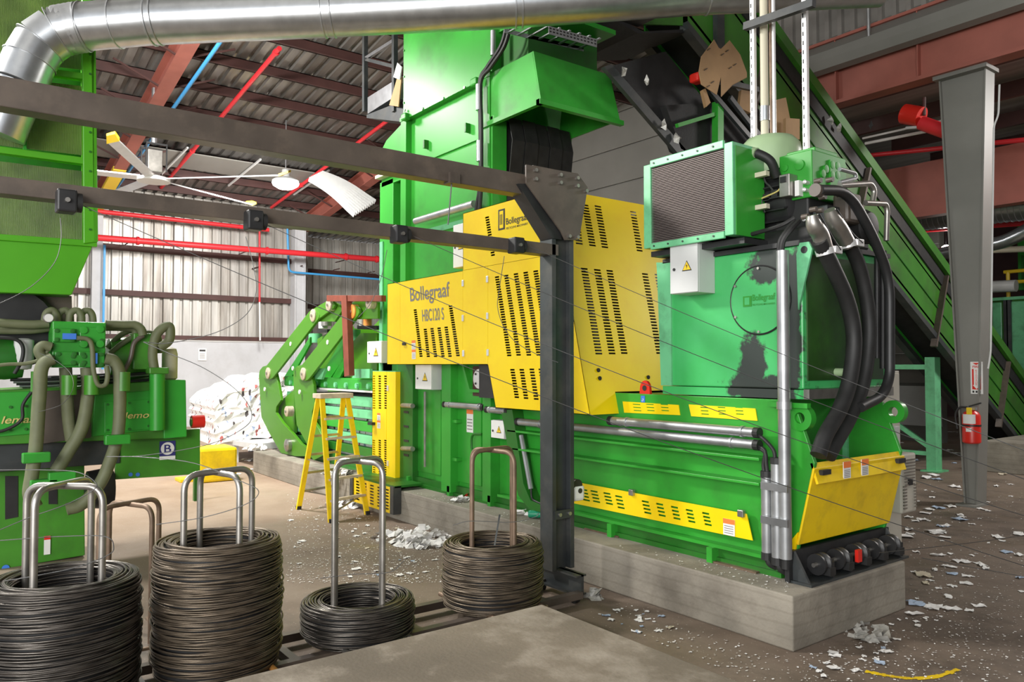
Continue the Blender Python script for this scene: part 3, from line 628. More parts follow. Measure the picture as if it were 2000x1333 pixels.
# vertical stiffeners and door of the chamber's left half
for (pxa, pxb, d, m_) in ((776, 806, 5.50, 'green_dark'), (862, 880, 5.46, G), (942, 958, 5.46, G)):
    xa, xb = PY(pxa, 800, d).x, PY(pxb, 800, d).x; MB().box(xa, xb, d, YS, .46, 2.25).build('stiffener', m_, bp_, bevel=.005)
MB().box(PY(880, 800, YS).x, PY(942, 800, YS).x, YS - .02, YS, .6, 2.2).build('access_door', G, bp_, bevel=.006)
MB().box(PY(806, 800, YS).x, PY(862, 800, YS).x, YS - .01, YS, .62, 2.2).build('side_panel', G, bp_, bevel=.006)
MB().box(-10.9, -7.6, YS, YB, 1.8, 2.4).build('upper_chamber', G, bp_)
for px, y0, y1, m_ in ((830, 765, 912, 'steel'), (880, 822, 898, 'rust_tube')): MB().cyl(PY(px, y0, 5.52), PY(px, y1, 5.52), .018, 8).build('hinge_rod', m_, bp_, smooth=True)
for py in (822, 896): q = PY(884, py, 5.52); MB().box(q.x - .04, q.x + .14, 5.49, 5.58, q.z - .02, q.z + .02).build('hinge_knuckle', G, bp_)
MB().tube(rounded([PY(941, 848, 5.5), PY(921, 848, 5.5), PY(921, 882, 5.5), PY(941, 882, 5.5)], .08), .016, 8).build('door_handle', 'green_dark', bp_, smooth=True)
for py in (792, 876): MB().cyl(PY(786, py, 5.5), PY(806, py + 1, 5.40), .035, 10).build('round_stop', 'steel', bp_, smooth=True)
for py in (805, 833, 861, 889): q = PY(793, py, 5.495); MB().box(q.x - .07, q.x + .07, 5.494, 5.50, q.z - .016, q.z + .016).build('slot', 'black', bp_)
sticker(918, 822, YS - .022, .15, .30, bp_, .2)
# round flange seat below the cover
q = PY(935, 740, 5.52)
MB().box(q.x - .18, q.x + .19, 5.55, 5.6, q.z - .22, q.z + .16).build('flange_seat', 'brown_primer', bp_)
fl = MB().lathe((q.x, 5.55, q.z), (0, -1, 0), [(.02, 0), (.125, 0), (.125, .03), (.02, .035)], 24).build('round_flange', 'alu', bp_, smooth=True)
for k in range(4):
    t = math.pi / 4 + k * math.pi / 2; MB().cyl((q.x + .085 * math.cos(t), 5.52, q.z + .085 * math.sin(t)), (q.x + .085 * math.cos(t), 5.505, q.z + .085 * math.sin(t)), .014, 8).build('bolt', 'black', fl)
MB().prism([(qx(a, b, 5.5)[0], 5.5, qx(a, b, 5.5)[1]) for a, b in ((902, 714), (905, 714), (917, 760), (961, 763), (963, 768), (914, 766))], (0, .09, 0)).build('flange_bracket', G, bp_)

# ---- big yellow cover: left box, upper face, lower face, raked end
YC = 5.2; SL = -0.248
def xe(z): return -5.62 + SL * (z - 1.66)
cv = empty('cover_root', (0, 0, 0), '', ''); bpy.data.objects.remove(cv)
ZT = 4.02
A0 = [(-9.88, 2.15), (-9.30, 2.15), (-9.30, 3.31), (-9.88, 3.31)]
CR = (740, 360, 2.898)
def cpx(x, y): return (CR[0] + x / CR[2], CR[1] + y / CR[2])
def yc(x, y): p = PY(*cpx(x, y), YC); return (p.x, p.z)
def cols(lst, w=.085, h=.020):
    out = []
    for (x0, y0, x1, y1, n) in lst: out += slot_col(yc(x0, y0), yc(x1, y1), n, w, h)
    return out
def cover(outer, holes, name): return panel_mesh(outer, holes, lambda u, v: Vector((u, YC, v)), (0, .006, 0)).build(name, 'yellow', bp_)
xl = -9.5; xm = PY(904, 600, YC).x; xn = PY(953, 600, YC).x; zt_box = 3.31
c0 = cover([(-9.88, 2.15), (xl - .004, 2.15), (xl - .004, zt_box), (-9.88, zt_box)], [], 'yellow_cover')
c1 = cover([(xl, 2.15), (xm - .004, 2.15), (xm - .004, zt_box), (xl, zt_box)],
           cols([(205, 712, 238, 972, 22), (405, 690, 447, 968, 22), (262, 822, 279, 973, 13), (300, 818, 320, 973, 13), (340, 815, 362, 972, 13), (380, 810, 402, 972, 13)], .085, .021), 'yellow_cover')
c2 = cover([(xm, 2.15), (xn - .004, 2.15), (xn - .004, zt_box), (xm, zt_box)], [], 'yellow_cover')
c3 = cover([(xm, zt_box + .004), (xe(zt_box) , zt_box + .004), (xe(ZT), ZT), (xm, ZT)], cols([(612, 187, 645, 400, 16), (905, 215, 940, 400, 14)], .08, .02), 'yellow_cover')
c4 = cover([(xn, 2.15), (PY(968, 797, YC).x, 1.65), (xe(1.65), 1.65), (xe(zt_box), zt_box), (xn, zt_box)],
           cols([(668, 525, 737, 968, 32), (720, 517, 790, 965, 32), (775, 508, 848, 965, 32), (830, 500, 905, 965, 33), (887, 492, 962, 960, 33), (942, 485, 1018, 955, 33), (998, 478, 1060, 820, 24),
                 (755, 1050, 780, 1205, 11), (808, 1050, 832, 1210, 11), (865, 1048, 890, 1215, 11), (917, 1048, 942, 1215, 11), (970, 1048, 995, 1215, 11), (1040, 1060, 1085, 1220, 11)], .085, .019), 'yellow_cover')
# ends and lids of the cover
ex = lambda u, v: Vector((xe(v), u, v))
nE = Vector((1, 0, -SL)).normalized(); p0E = (xe(2.0), 0, 2.0)
def ye(x, y): p = PP(*cpx(x, y), p0E, nE); return (p.y, p.z)
hs = []
for (x0, y0, x1, y1, n) in ((1115, 170, 1135, 335, 11), (1168, 118, 1210, 345, 15), (1240, 125, 1280, 355, 15), (1440, 157, 1477, 375, 14), (1163, 478, 1246, 958, 29), (1237, 485, 1321, 957, 29), (1307, 490, 1390, 955, 29), (1507, 508, 1588, 955, 27), (1578, 512, 1640, 860, 21)):
    hs += slot_col(ye(x0, y0), ye(x1, y1), n, .10, .018)
hs = [h for h in hs if min(p[0] for p in h) > YC + .03 and max(p[0] for p in h) < 6.75 and max(p[1] for p in h) < ZT - .04]
c5 = panel_mesh([(YC, 1.65), (YS, 1.65), (YS, 1.87), (6.8, 1.87), (6.8, ZT), (YC, ZT)], hs, ex, (-.006, 0, 0)).build('yellow_cover_end', 'yellow', bp_)
MB().box(xm, xe(ZT), YC, 6.8, ZT - .006, ZT).build('yellow_cover_top', 'yellow', bp_)
MB().box(-9.88, xm, YC, YS, zt_box - .006, zt_box).build('yellow_cover_top', 'yellow', bp_)
MB().box(-9.88, xn, YC, YS, 2.15, 2.156).build('yellow_cover_base', 'yellow', bp_)
MB().box(PY(968, 797, YC).x, xe(1.65), YC, YS, 1.65, 1.656).build('yellow_cover_base', 'yellow', bp_)
MB().box(-9.88, -9.874, YC, YS, 2.15, zt_box).build('yellow_cover_end', 'yellow', bp_)
MB().box(xm, xm + .006, YC, YS, zt_box, ZT).build('yellow_cover_end', 'yellow', bp_)
MB().prism([(xn, YC, 2.15), (PY(968, 797, YC).x, YC, 1.65), (PY(968, 797, YC).x, YS, 1.65), (xn, YS, 2.15)], (.006, 0, 0)).build('yellow_cover_end', 'yellow', bp_)
MB().box(-9.8, -7.75, 5.32, 5.58, 2.2, 3.25).build('cover_shade_fill', 'black', bp_)  # black block added inside the cover so its slots look shaded
MB().prism([(-7.7, 5.3, 1.75), (-5.76, 5.3, 1.75), (-6.30, 5.3, 3.9), (-7.7, 5.3, 3.9)], (0, 1.48, 0)).build('cover_shade_fill', 'black', bp_)  # second added black fill, darkening the slots of the raked end
for (x, y) in ((477, 560), (477, 757), (480, 957), (615, 537), (616, 745), (618, 952)):
    u, v = yc(x, y); h_ = MB().box(u - .022, u + .022, YC - .012, YC, v - .04, v + .04).build('hinge', 'alu', bp_, bevel=.006)
u, v = yc(148, 903); MB().box(u - .05, u + .03, YC - .02, YC, v - .02, v + .02).build('lock', 'black', bp_)
for (x, y) in ((1240, 1052), (1248, 1098), (1522, 1092)):
    a, b_ = ye(x, y); MB().cyl(ex(a, b_), ex(a, b_) + Vector((.012, 0, 0)), .022, 10).build('bolt_head', 'black', bp_)
for (x, y, w_, h_) in ((197, 910, .10, .13), (198, 962, .10, .13), (928, 1003, .07, .17)):
    px, py = cpx(x, y); sticker(px, py, YC - .001, w_, h_, bp_, .28)
# lettering
def ctext(s_, x0, y0, x1, y1, hpx, m_, slant=-.13):
    a = Vector((yc(x0, y0)[0], YC, yc(x0, y0)[1])); wv_ = yc(x1, y1)[0] - a.x; hh = yc(x0, y0 - hpx)[1] - a.z
    return text(s_, a, (1, 0, 0), (slant, 0, hh * 1.0) if False else Vector((slant * hh, 0, hh)), wv_, 1.0, m_, bp_, depth=.003)
ctext('Bollegraaf', 180, 688, 405, 655, 103, 'text_grey', -.10)
ctext('HBC120 S', 247, 777, 370, 770, 68, 'text_grey', -.10)
ctext('Bollegraaf', 722, 240, 845, 213, 48, 'text_black', -.10)
ctext('RECYCLING MACHINERY', 722, 256, 845, 232, 12, 'text_black', 0)
u, v = yc(677, 262); lg = MB().box(u, u + .125, YC - .004, YC, v, v + .24).build('emblem', 'text_black', bp_)
MB().box(u + .025, u + .10, YC - .006, YC - .004, v + .02, v + .22).build('emblem_window', 'yellow', lg, bevel=.02)
for k in range(3): MB().box(u + .038 + .018 * k, u + .046 + .018 * k, YC - .008, YC - .006, v + .06, v + .18).build('emblem_bar', 'text_black', lg)

# ---- yellow guard column and base guard at the channel
gx0, gx1 = PY(727, 830, 5.42).x, PY(772, 830, 5.42).x
def gpx(x, y): p = PY(480 + x / 2.666, 540 + y / 2.666, 5.42); return (p.x, p.z)
zt_, zb_ = gpx(700, 495)[1], gpx(700, 1062)[1]
gslots = []
for (x0, x1) in ((667, 668), (697, 698), (727, 728)):
    gslots += slot_col(gpx(x0, 520), gpx(x1, 685), 14, .085, .022) + slot_col(gpx(x0, 855), gpx(x1, 1030), 16, .085, .022)
gc = panel_mesh([(gx0, zb_), (gx1 - .28, zb_), (gx1 - .28, zt_), (gx0, zt_)], [s for s in gslots], lambda u, v: Vector((u, 5.42, v)), (0, .008, 0)).build('guard_column', 'yellow', bp_)
MB().box(gx1 - .275, gx1, 5.42, 5.6, zb_, zt_).build('guard_door', 'yellow', bp_, bevel=.006)
MB().box(gx0, gx0 + .008, 5.42, 5.6, zb_, zt_).build('guard_side', 'yellow', bp_)
MB().box(gx0 + .02, gx1 - .3, 5.52, 5.6, zb_, zt_).build('guard_shade_fill', 'black', bp_)  # added black backing that gives the guard slots their shade
MB().box(gx0, gx1, 5.42, 5.6, zt_, zt_ + .01).build('guard_top', 'mint', bp_)
sticker(740, 815, 5.419, .10, .13, bp_, .25); sticker(740, 829, 5.419, .10, .12, bp_, .25)
q = PY(727, 827, 5.40); MB().box(q.x - .08, q.x + .06, 5.36, 5.42, q.z - .025, q.z + .02).build('guard_latch', 'black', bp_)
for py in (758, 905): q = PY(757, py, 5.41); MB().box(q.x - .02, q.x + .02, 5.405, 5.42, q.z - .04, q.z + .04).build('hinge', 'alu', bp_)
def g2(x, y): p = PY(480 + x / 2.666, 540 + y / 2.666, 5.10); return (p.x, p.z)
o_ = [g2(575, 1195), g2(770, 1270), g2(770, 1130), g2(575, 1090)]
hs = []
for k in range(5): hs += slot_col((o_[0][0] + .12 + .2 * k, o_[0][1] + .10), (o_[0][0] + .12 + .2 * k, o_[0][1] + .36), 6, .14, .028)
x0, x1 = o_[0][0], o_[1][0]; z0, z1 = .10, .46
hs = []
for k in range(5): hs += slot_col((x0 + .13 + (x1 - x0 - .26) * k / 4, z0 + .05), (x0 + .13 + (x1 - x0 - .26) * k / 4, z1 - .05), 7, .12, .024)
panel_mesh([(x0, z0), (x1, z0), (x1, z1), (x0, z1)], hs, lambda u, v: Vector((u, 5.06, v)), (0, .008, 0)).build('base_guard', 'yellow_worn', bp_)
for xa in (x0 - .1, x1): MB().box(xa, xa + .1, 5.04, 5.16, z0, z1 + .02).build('base_guard_bracket', 'gantry_post', bp_)
MB().box(x0 - .1, x1 + .1, 5.06, 5.5, z1, z1 + .03).build('base_guard_top', 'green_dark', bp_)

# ---- pressing channel with its slatted side
for k, (z0, z1, m_) in enumerate(((1.46, 1.62, 'mint'), (1.27, 1.41, 'mint'), (1.06, 1.22, G), (.86, 1.00, 'mint'), (.66, .80, 'green_dark'))):
    MB().box(-14.9, -10.9, 5.62, 5.74, z0, z1).build('channel_rail', m_, bp_, bevel=.008)
    MB().box(-14.9, -10.9, 6.86, 6.98, z0, z1).build('channel_rail', m_, bp_, bevel=.008)
MB().box(-14.8, -10.9, 5.76, 6.84, .5, 1.6).build('pressed_paper', 'bale_paper', bp_)
MB().box(-15.0, -10.9, 5.56, 7.0, 1.70, 1.73).build('channel_top_plate', 'cabinet_grey', bp_)
MB().box(-15.0, -10.9, 5.6, 6.95, 1.73, 1.92).build('press_table', G, bp_, bevel=.02)
MB().box(-14.9, -10.9, 5.6, 7.0, .415, .6).build('channel_skid', 'green_dark', bp_)
for k in range(9):
    xx = -14.6 + k * .42; MB().cyl((xx, 5.56, 1.80), (xx, 5.64, 1.80), .045, 8).build('press_table_bolt', 'mint', bp_)
# tension arms (two pairs along the channel)
AR = (500, 560, 3.921)
def arm_pts(pts, y): return [Vector((PY(AR[0] + x / AR[2], AR[1] + z / AR[2], y).x, y, PY(AR[0] + x / AR[2], AR[1] + z / AR[2], y).z)) for x, z in pts]
near_plate = [(285, 660), (292, 628), (315, 606), (345, 600), (370, 620), (425, 690), (440, 760), (448, 900), (428, 960), (428, 1010), (480, 1090), (520, 1180), (520, 1290), (440, 1330), (400, 1280), (385, 1200), (310, 1060), (288, 800)]
def cap(c, d, r, n=8, side=1):
    out = []; a0 = math.atan2(d[1], d[0]) + math.pi / 2
    for k in range(n + 1): a = a0 + k * math.pi / n; out.append((c[0] + r * math.cos(a), c[1] + r * math.sin(a)))
    return out
def link(c0, c1, r0, r1):
    d = (c1[0] - c0[0], c1[1] - c0[1]); return cap(c0, d, r0) + cap(c1, (-d[0], -d[1]), r1)
arms = [
    ('arm_plate', near_plate, 5.44, .06), ('arm_link', link((365, 668), (742, 190), 55, 48), 5.39, .05),
    ('arm_plate', [(20, 680), (28, 640), (50, 612), (85, 602), (150, 660), (165, 730), (190, 870), (155, 920), (150, 965), (200, 1040), (275, 1120), (340, 1200), (385, 1230), (380, 1300), (300, 1300), (190, 1275), (100, 1120), (40, 1000)], 5.44, .06),
    ('arm_link', link((95, 662), (440, 220), 48, 45), 5.39, .05), ('arm_link', link((440, 220), (562, 140), 45, 38), 5.40, .05),
    ('arm_head', [(440, 265), (398, 215), (562, 100), (640, 140), (660, 180), (600, 268)], 5.46, .05),
    ('arm_head', [(700, 250), (720, 130), (760, 110), (930, 115), (930, 245)], 5.46, .05)]
for nm, pts, y0, th in arms:
    P = arm_pts(pts, y0); MB().prism(P, (0, th, 0)).build(nm, 'green_arm', bp_, bevel=.008)
    MB().prism([p + Vector((0, 1.5, 0)) for p in P], (0, th, 0)).build(nm, 'green_arm', bp_, bevel=.008)
for (x, z, r, m_) in ((365, 668, .115, 'pin'), (95, 662, .115, 'pin'), (440, 220, .115, 'pin'), (562, 140, .105, 'pin'), (742, 190, .115, 'orange'), (240, 955, .10, 'pin'), (240, 1215, .12, 'steel'), (870, 120, .1, 'pin')):
    q = arm_pts([(x, z)], 5.39)[0]
    pn = MB().lathe(q, (0, -1, 0), [(.02, -.1), (r, -.1), (r, .02), (r * .85, .03), (.02, .03)], 20).build('pivot_pin', m_, bp_, smooth=True)
    MB().cyl(q + Vector((0, -.03, 0)), q + Vector((0, -.05, 0)), .025, 8).build('grease_cap', 'steel', pn)
for (x, z) in ((63, 785), (330, 806), (262, 438), (545, 425), (278, 625), (555, 627)):
    q = arm_pts([(x, z)], 5.38)[0]; MB().cyl(q, q + Vector((0, .02, 0)), .04, 10).build('arm_bush', 'white', bp_)
for pts, y0 in (([(150, 930), (170, 890), (290, 790), (300, 1120), (270, 1130)], 5.56), ([(425, 960), (445, 920), (500, 880), (520, 1100), (480, 1090)], 5.56)):
    MB().prism(arm_pts(pts, y0), (0, .04, 0)).build('lower_lever', 'green_arm', bp_)
for pts in ([(215, 690), (412, 385), (412, 440), (235, 755)], [(495, 690), (665, 385), (665, 560), (520, 770)], [(585, 690), (670, 545), (670, 640), (605, 770)]):
    MB().prism(arm_pts(pts, 5.72), (0, .04, 0)).build('brace_plate', G, bp_)
for (x, z0, z1, r, m_) in ((455, 430, 360, .13, 'mint'), (540, 300, 262, .10, 'steel'), (515, 320, 270, .09, 'alu'), (750, 420, 330, .12, 'mint'), (790, 320, 245, .09, 'steel'), (820, 320, 245, .07, 'alu'), (855, 320, 245, .07, 'orange')):
    a = arm_pts([(x, z0), (x, z1)], 5.95); MB().cyl(a[0], a[1], r, 14).build('press_cylinder', m_, bp_, smooth=True)
MB().prism(arm_pts([(725, 440), (800, 355), (925, 355), (925, 720), (725, 720)], 5.80), (0, .9, 0)).build('press_head', 'green_arm', bp_)
MB().prism(arm_pts([(775, 298), (925, 298), (925, 325), (775, 325)], 5.7), (0, .9, 0)).build('press_head_plate', 'black', bp_)
MB().prism(arm_pts([(470, 325), (545, 325), (545, 350), (470, 350)], 5.8), (0, .7, 0)).build('press_head_plate', 'black', bp_)
MB().prism(arm_pts([(470, 400), (640, 300), (700, 420), (700, 700), (470, 700)], 5.9), (0, .7, 0)).build('press_head', 'green_arm', bp_)
for pts, y0, d in (([(540, 65), (960, 65), (960, 112), (540, 112)], 5.30, .08), ([(650, 65), (690, 65), (712, 680), (675, 690)], 5.28, .10)):
    MB().prism(arm_pts(pts, y0), (0, d, 0)).build('rust_red_channel', 'rust_red', bp_, bevel=.005)
for pts in ([(755, 630), (870, 630), (870, 700), (735, 700)], [(450, 625), (530, 625), (500, 710), (440, 705)]):
    MB().prism(arm_pts(pts, 5.5), (0, .05, 0)).build('inspection_plate', 'mint', bp_)

# ================================================================== HYDRAULIC POWER UNIT
XT = -3.53
hu = empty('hydraulic_power_unit', (-4.3, 6.2, 1.86), 'green oil tank with radiator, valve block and thick black hoses on the press end', 'hydraulic unit')
MB().box(-4.98, XT, YS, 6.95, 1.95, 3.12).build('oil_tank', 'tank_green', hu, bevel=.012)
MB().box(-5.02, XT, YS - .005, 6.95, 1.87, 1.945).build('tank_plinth', 'tank_green', hu)
MB().box(XT, XT + .012, YS + .05, 6.85, 2.02, 3.05).build('tank_end_plate', 'tank_end', hu)
MB().box(-5.0, XT + .03, YS - .02, 6.97, 3.12, 3.16).build('tank_lid', 'black', hu)
MB().box(XT, XT + .05, YS, 6.95, 1.87, 1.95).build('tank_lip', 'steel', hu)
# left edge flange plate with lifting hole
q = PY(1290, 490, YS - .01); MB().prism([(-5.03, YS - .02, 1.95), (-4.90, YS - .02, 1.95), (-4.90, YS - .02, 3.12), (-5.08, YS - .02, 3.14), (-5.07, YS - .02, 3.0)], (0, .02, 0)).build('tank_flange', 'mint', hu)
q = PY(1572, 495, 5.58); MB().prism([(q.x - .06, 5.57, q.z - .45), (q.x + .07, 5.57, q.z + .03), (q.x + .04, 5.57, q.z + .09), (q.x - .04, 5.57, q.z + .09), (q.x - .07, 5.57, q.z)], (0, .02, 0)).build('lifting_plate', 'mint', hu)
MB().cyl((q.x, 5.568, q.z + .03), (q.x, 5.572, q.z + .03), .03, 12).build('lifting_hole', 'black', hu)
# round hatch
q = PY(1484, 586, YS); hat = MB().lathe((q.x, YS, q.z), (0, -1, 0), [(.1, 0), (.285, 0), (.285, .012), (.1, .014)], 40).build('round_hatch', 'tank_green', hu, smooth=True)
MB().tube([(q.x + .292 * math.cos(t), YS - .006, q.z + .292 * math.sin(t)) for t in [k * math.pi / 24 for k in range(48)]], .008, 5, closed=True).build('gasket', 'black', hat)
for k in range(6):
    t = math.pi / 2 + k * math.pi / 3; MB().cyl((q.x + .27 * math.cos(t), YS - .012, q.z + .27 * math.sin(t)), (q.x + .27 * math.cos(t), YS - .026, q.z + .27 * math.sin(t)), .012, 6).build('bolt', 'steel', hat)
em = MB().box(q.x - .155, q.x - .07, YS - .02, YS - .013, q.z - .05, q.z + .04).build('emblem', 'green', hat)
MB().box(q.x - .138, q.x - .09, YS - .022, YS - .02, q.z - .035, q.z + .028).build('emblem_window', 'tank_green', em)
text('Bollegraaf', (q.x - .06, YS - .014, q.z - .02), (1, 0, 0), (0, 0, 1), .22, .07, 'green', hat, depth=.006)
text('RECYCLING MACHINERY', (q.x - .06, YS - .014, q.z - .045), (1, 0, 0), (0, 0, 1), .22, .015, 'green', hat, depth=.006)
# radiator
ra_ = PY(1258, 325, 5.33); rx0, rx1 = PY(1257, 400, 5.33).x, PY(1432, 400, 5.33).x; rz0, rz1 = 3.22, 4.04; ry0, ry1 = 5.33, 5.62
rd = MB().box(rx0 + .08, rx1 - .09, ry0 + .05, ry1, rz0 + .03, rz1 - .02).build('radiator_core', 'black', hu)
n = 46
for k in range(n):
    z = rz0 + .07 + (rz1 - rz0 - .12) * k / (n - 1)
    MB().box(rx0 + .09, rx1 - .09, ry0 + .012, ry0 + .05, z - .0035, z + .0035).build('radiator_fin', 'fins', rd)
for (a, b_) in ((rx0, rx0 + .09), (rx1 - .09, rx1)): MB().box(a, b_, ry0, ry1, rz0 + .02, rz1 - .01).build('radiator_side_tank', 'mint', hu, bevel=.006)
for (a, b_) in ((rz0, rz0 + .06), (rz1 - .05, rz1 + .02)):
    rr_ = MB().box(rx0 + .09, rx1 - .09, ry0 - .01, ry0 + .02, a, b_).build('radiator_rail', 'mint', hu, bevel=.006)
    for k in range(5): MB().cyl((rx0 + .14 + k * .17, ry0 - .012, (a + b_) / 2), (rx0 + .14 + k * .17, ry0 - .018, (a + b_) / 2), .009, 6).build('rail_screw', 'black', rr_)
MB().box(rx1, rx1 + .008, ry0 + .03, ry1 + .14, rz0 + .02, rz1 - .04).build('radiator_shroud', G, hu, bevel=.004)
MB().box(rx0 + .02, rx1, ry1, ry1 + .14, rz0 + .02, rz1 - .04).build('radiator_back', G, hu)
for z in (3.5, 3.78): MB().box(rx1 + .005, rx1 + .12, ry1, ry1 + .05, z - .02, z + .02).build('radiator_bracket', 'tan_box', hu)
MB().box(-5.0, -3.95, 5.42, 6.2, 3.17, 3.22).build('radiator_base', 'black', hu)
# motor behind the radiator, dark pump block
mo = MB().lathe((-4.15, 6.05, 3.58), (1, 0, 0), [(.08, 0), (.26, 0), (.28, .04), (.28, .36), (.22, .4), (.1, .42)], 24).build('motor', 'black', hu, smooth=True)
for k in range(20):
    t = k * 2 * math.pi / 20; c_, s_ = math.cos(t), math.sin(t)
    MB().bar((-4.12, 6.05 + c_ * .30, 3.58 + s_ * .30), (-3.78, 6.05 + c_ * .30, 3.58 + s_ * .30), .012, .06, (0, c_, s_)).build('motor_fin', 'black', mo)
MB().box(-4.0, -3.50, 5.75, 6.6, 3.16, 3.30).box(-3.95, -3.62, 5.85, 6.4, 3.28, 3.62).build('pump_block', 'rubber', hu, bevel=.02, kind=None)
MB().box(-3.62, -3.48, 5.9, 6.1, 3.2, 3.48).build('pump_plate', 'gantry_post', hu, bevel=.01)
MB().lathe((-3.42, 6.42, 3.34), (1, 0, 0), [(.05, -.1), (.14, -.1), (.15, 0), (.12, .04), (.05, .05)], 14).build('pump', 'rubber', hu, smooth=True)
# accumulator dome
q = PY(1505, 288, 6.45)
MB().lathe((q.x, 6.45, 3.2), (0, 0, 1), [(.28, 0), (.29, .8), (.29, q.z - 3.2 - .06), (.275, q.z - 3.2 + .02), (.22, q.z - 3.2 + .08), (.10, q.z - 3.2 + .115), (.02, q.z - 3.2 + .125)], 32).build('filter_dome', 'dome', hu, smooth=True)
# valve block
vx0, vx1 = PY(1522, 340, 5.82).x, PY(1586, 340, 5.82).x
vb = MB().box(vx0, vx1, 5.82, 6.35, 3.55, 3.95).box(vx0 + .02, vx1 - .02, 5.9, 6.25, 3.95, 3.99).build('valve_block', G, hu, bevel=.008)
for (px, py, r) in ((1562, 322, .045), (1534, 328, .03)):
    q = PY(px, py, 5.82); MB().lathe(q, (0, -1, 0), [(r * .4, 0), (r, 0), (r, .012), (r * .5, .014)], 16).build('port', G, vb, smooth=True)
for (px, py) in ((1606, 339), (1624, 322), (1634, 324), (1624, 342), (1634, 342), (1612, 330)):
    q = PX(px, py, vx1); MB().lathe(q, (1, 0, 0), [(.01, 0), (.034, 0), (.034, .014), (.016, .015)], 14).build('port', G, vb, smooth=True)
MB().box(vx1, vx1 + .012, 6.08, 6.33, 3.62, 3.90).build('port_plate', G, vb)
q = PY(1537, 362, 5.74); so = MB().box(q.x - .05, q.x + .05, 5.70, 5.82, q.z - .1, q.z + .09).build('solenoid_valve', 'steel', hu, bevel=.006)
MB().box(q.x - .035, q.x + .02, 5.69, 5.70, q.z + .02, q.z + .07).build('solenoid_coil', 'black', so)
MB().box(q.x + .06, q.x + .1, 5.76, 5.82, q.z - .1, q.z + .03).build('solenoid_plug', 'white', so)
for (px, py) in ((1571, 355), (1570, 370), (1570, 428)): q = PY(px, py, 5.76); MB().lathe(q, (0, -1, 0), [(.005, -.06), (.018, -.06), (.018, 0), (.005, .01)], 10).build('plug', 'alu', hu, smooth=True)
for pts in (((1476, 392), (1500, 382), (1520, 372), (1528, 358)), ((1490, 340), (1495, 355), (1502, 362), (1510, 372)), ((1482, 370), (1488, 395), (1494, 415))):
    MB().tube(spline([PY(*p, 5.72) for p in pts]), .008, 6).build('signal_cable', 'chrome_yellow' if pts[0][0] == 1476 else 'wire_thin', hu)
for k in range(3): q = PY(1484 + k * 16, 394 - k * 8, 5.75); MB().box(q.x - .03, q.x + .03, 5.72, 5.78, q.z - .03, q.z + .03).build('coupling_block', 'rubber', hu)
# radiator hose
MB().tube(spline([PY(1455, 295, 5.62), PY(1480, 300, 5.64), PY(1505, 315, 5.70), PY(1517, 345, 5.78)]), .04, 10).build('cooler_hose', 'rubber', hu, smooth=True)
MB().tube([PY(1447, 292, 5.62), PY(1478, 299, 5.63)], .047, 12).build('hose_collar', 'dome', hu, smooth=True)
# thick hoses and pipes on the end
XH = -3.32
def onend(pts, x=XH): return [PX(a, b, x) for a, b in pts]
h1 = MB().tube(spline(onend([(1600, 470), (1625, 520), (1655, 590), (1668, 660), (1660, 740), (1640, 800), (1612, 850), (1598, 890)])), .062, 14).build('suction_hose', 'rubber', hu, smooth=True)
h2 = MB().tube(spline(onend([(1650, 460), (1678, 520), (1695, 600), (1697, 670), (1685, 750), (1660, 815), (1632, 865), (1618, 892)], -3.36)), .058, 14).build('suction_hose', 'rubber', hu, smooth=True)
for hh, pts in ((h1, [(1586, 420), (1590, 440), (1602, 458), (1612, 492)]), (h2, [(1620, 410), (1628, 430), (1640, 448), (1656, 478)])):
    MB().tube(spline(onend(pts)), [.045 + .022 * min(1, k / 10) for k in range(len(spline(pts if False else onend(pts))))], 12).build('steel_elbow', 'steel', hh, smooth=True)
    e_ = onend(pts)[-1]; MB().lathe(e_, (.1, .25, -.9), [(.05, -.03), (.074, -.03), (.074, .02), (.05, .02)], 16).build('hose_clamp', 'alu', hh, smooth=True)
    MB().box(e_.x + .02, e_.x + .06, e_.y + .05, e_.y + .15, e_.z - .01, e_.z + .05).build('clamp_lever', 'alu', hh, bevel=.006)
    MB().tube(spline([onend(pts)[0] + Vector((.05, .02, 0)), onend(pts)[2] + Vector((.05, .09, -.02)), e_ + Vector((.06, .12, .02))]), .007, 6).build('safety_cable', 'rubber', hh)
MB().tube(rounded(onend([(1600, 371), (1655, 372), (1700, 450), (1738, 540), (1738, 740), (1722, 775), (1680, 796)], -3.30), .22), .042, 12).build('pressure_pipe', 'black', hu, smooth=True)
MB().lathe(PX(1597, 372, -3.32), (0, 1, 0), [(.04, -.04), (.052, -.04), (.052, .03), (.04, .04)], 16).build('pipe_flange', 'gantry', hu, smooth=True)
for (pts, m_, r, x_) in (([(1640, 330), (1670, 338), (1672, 348), (1640, 356)], 'galv_pipe', .018, -3.45), ([(1640, 362), (1700, 358), (1708, 372), (1704, 395)], 'steel', .026, -3.45), ([(1690, 396), (1730, 398), (1733, 412), (1731, 470)], 'steel', .024, -3.42), ([(1725, 490), (1725, 720)], 'black', .03, -3.42), ([(1713, 500), (1713, 700)], 'black', .025, -3.45)):
    MB().tube(rounded(onend(pts, x_), .06), r, 10).build('return_pipe', m_, hu, smooth=True)
for (px, py) in ((1603, 352), (1626, 350), (1612, 384), (1646, 378), (1606, 410), (1578, 422), (1594, 408)):
    q = PX(px, py, -3.40); MB().cyl(q - Vector((.05, 0, 0)), q + Vector((.005, 0, 0)), .022, 10).build('fitting', 'gantry', hu, smooth=True)
q = PX(1668, 400, -3.42); MB().box(-3.55, -3.40, q.y - .12, q.y + .1, q.z - .16, q.z + .1).build('gear_pump', 'gantry', hu, bevel=.03)
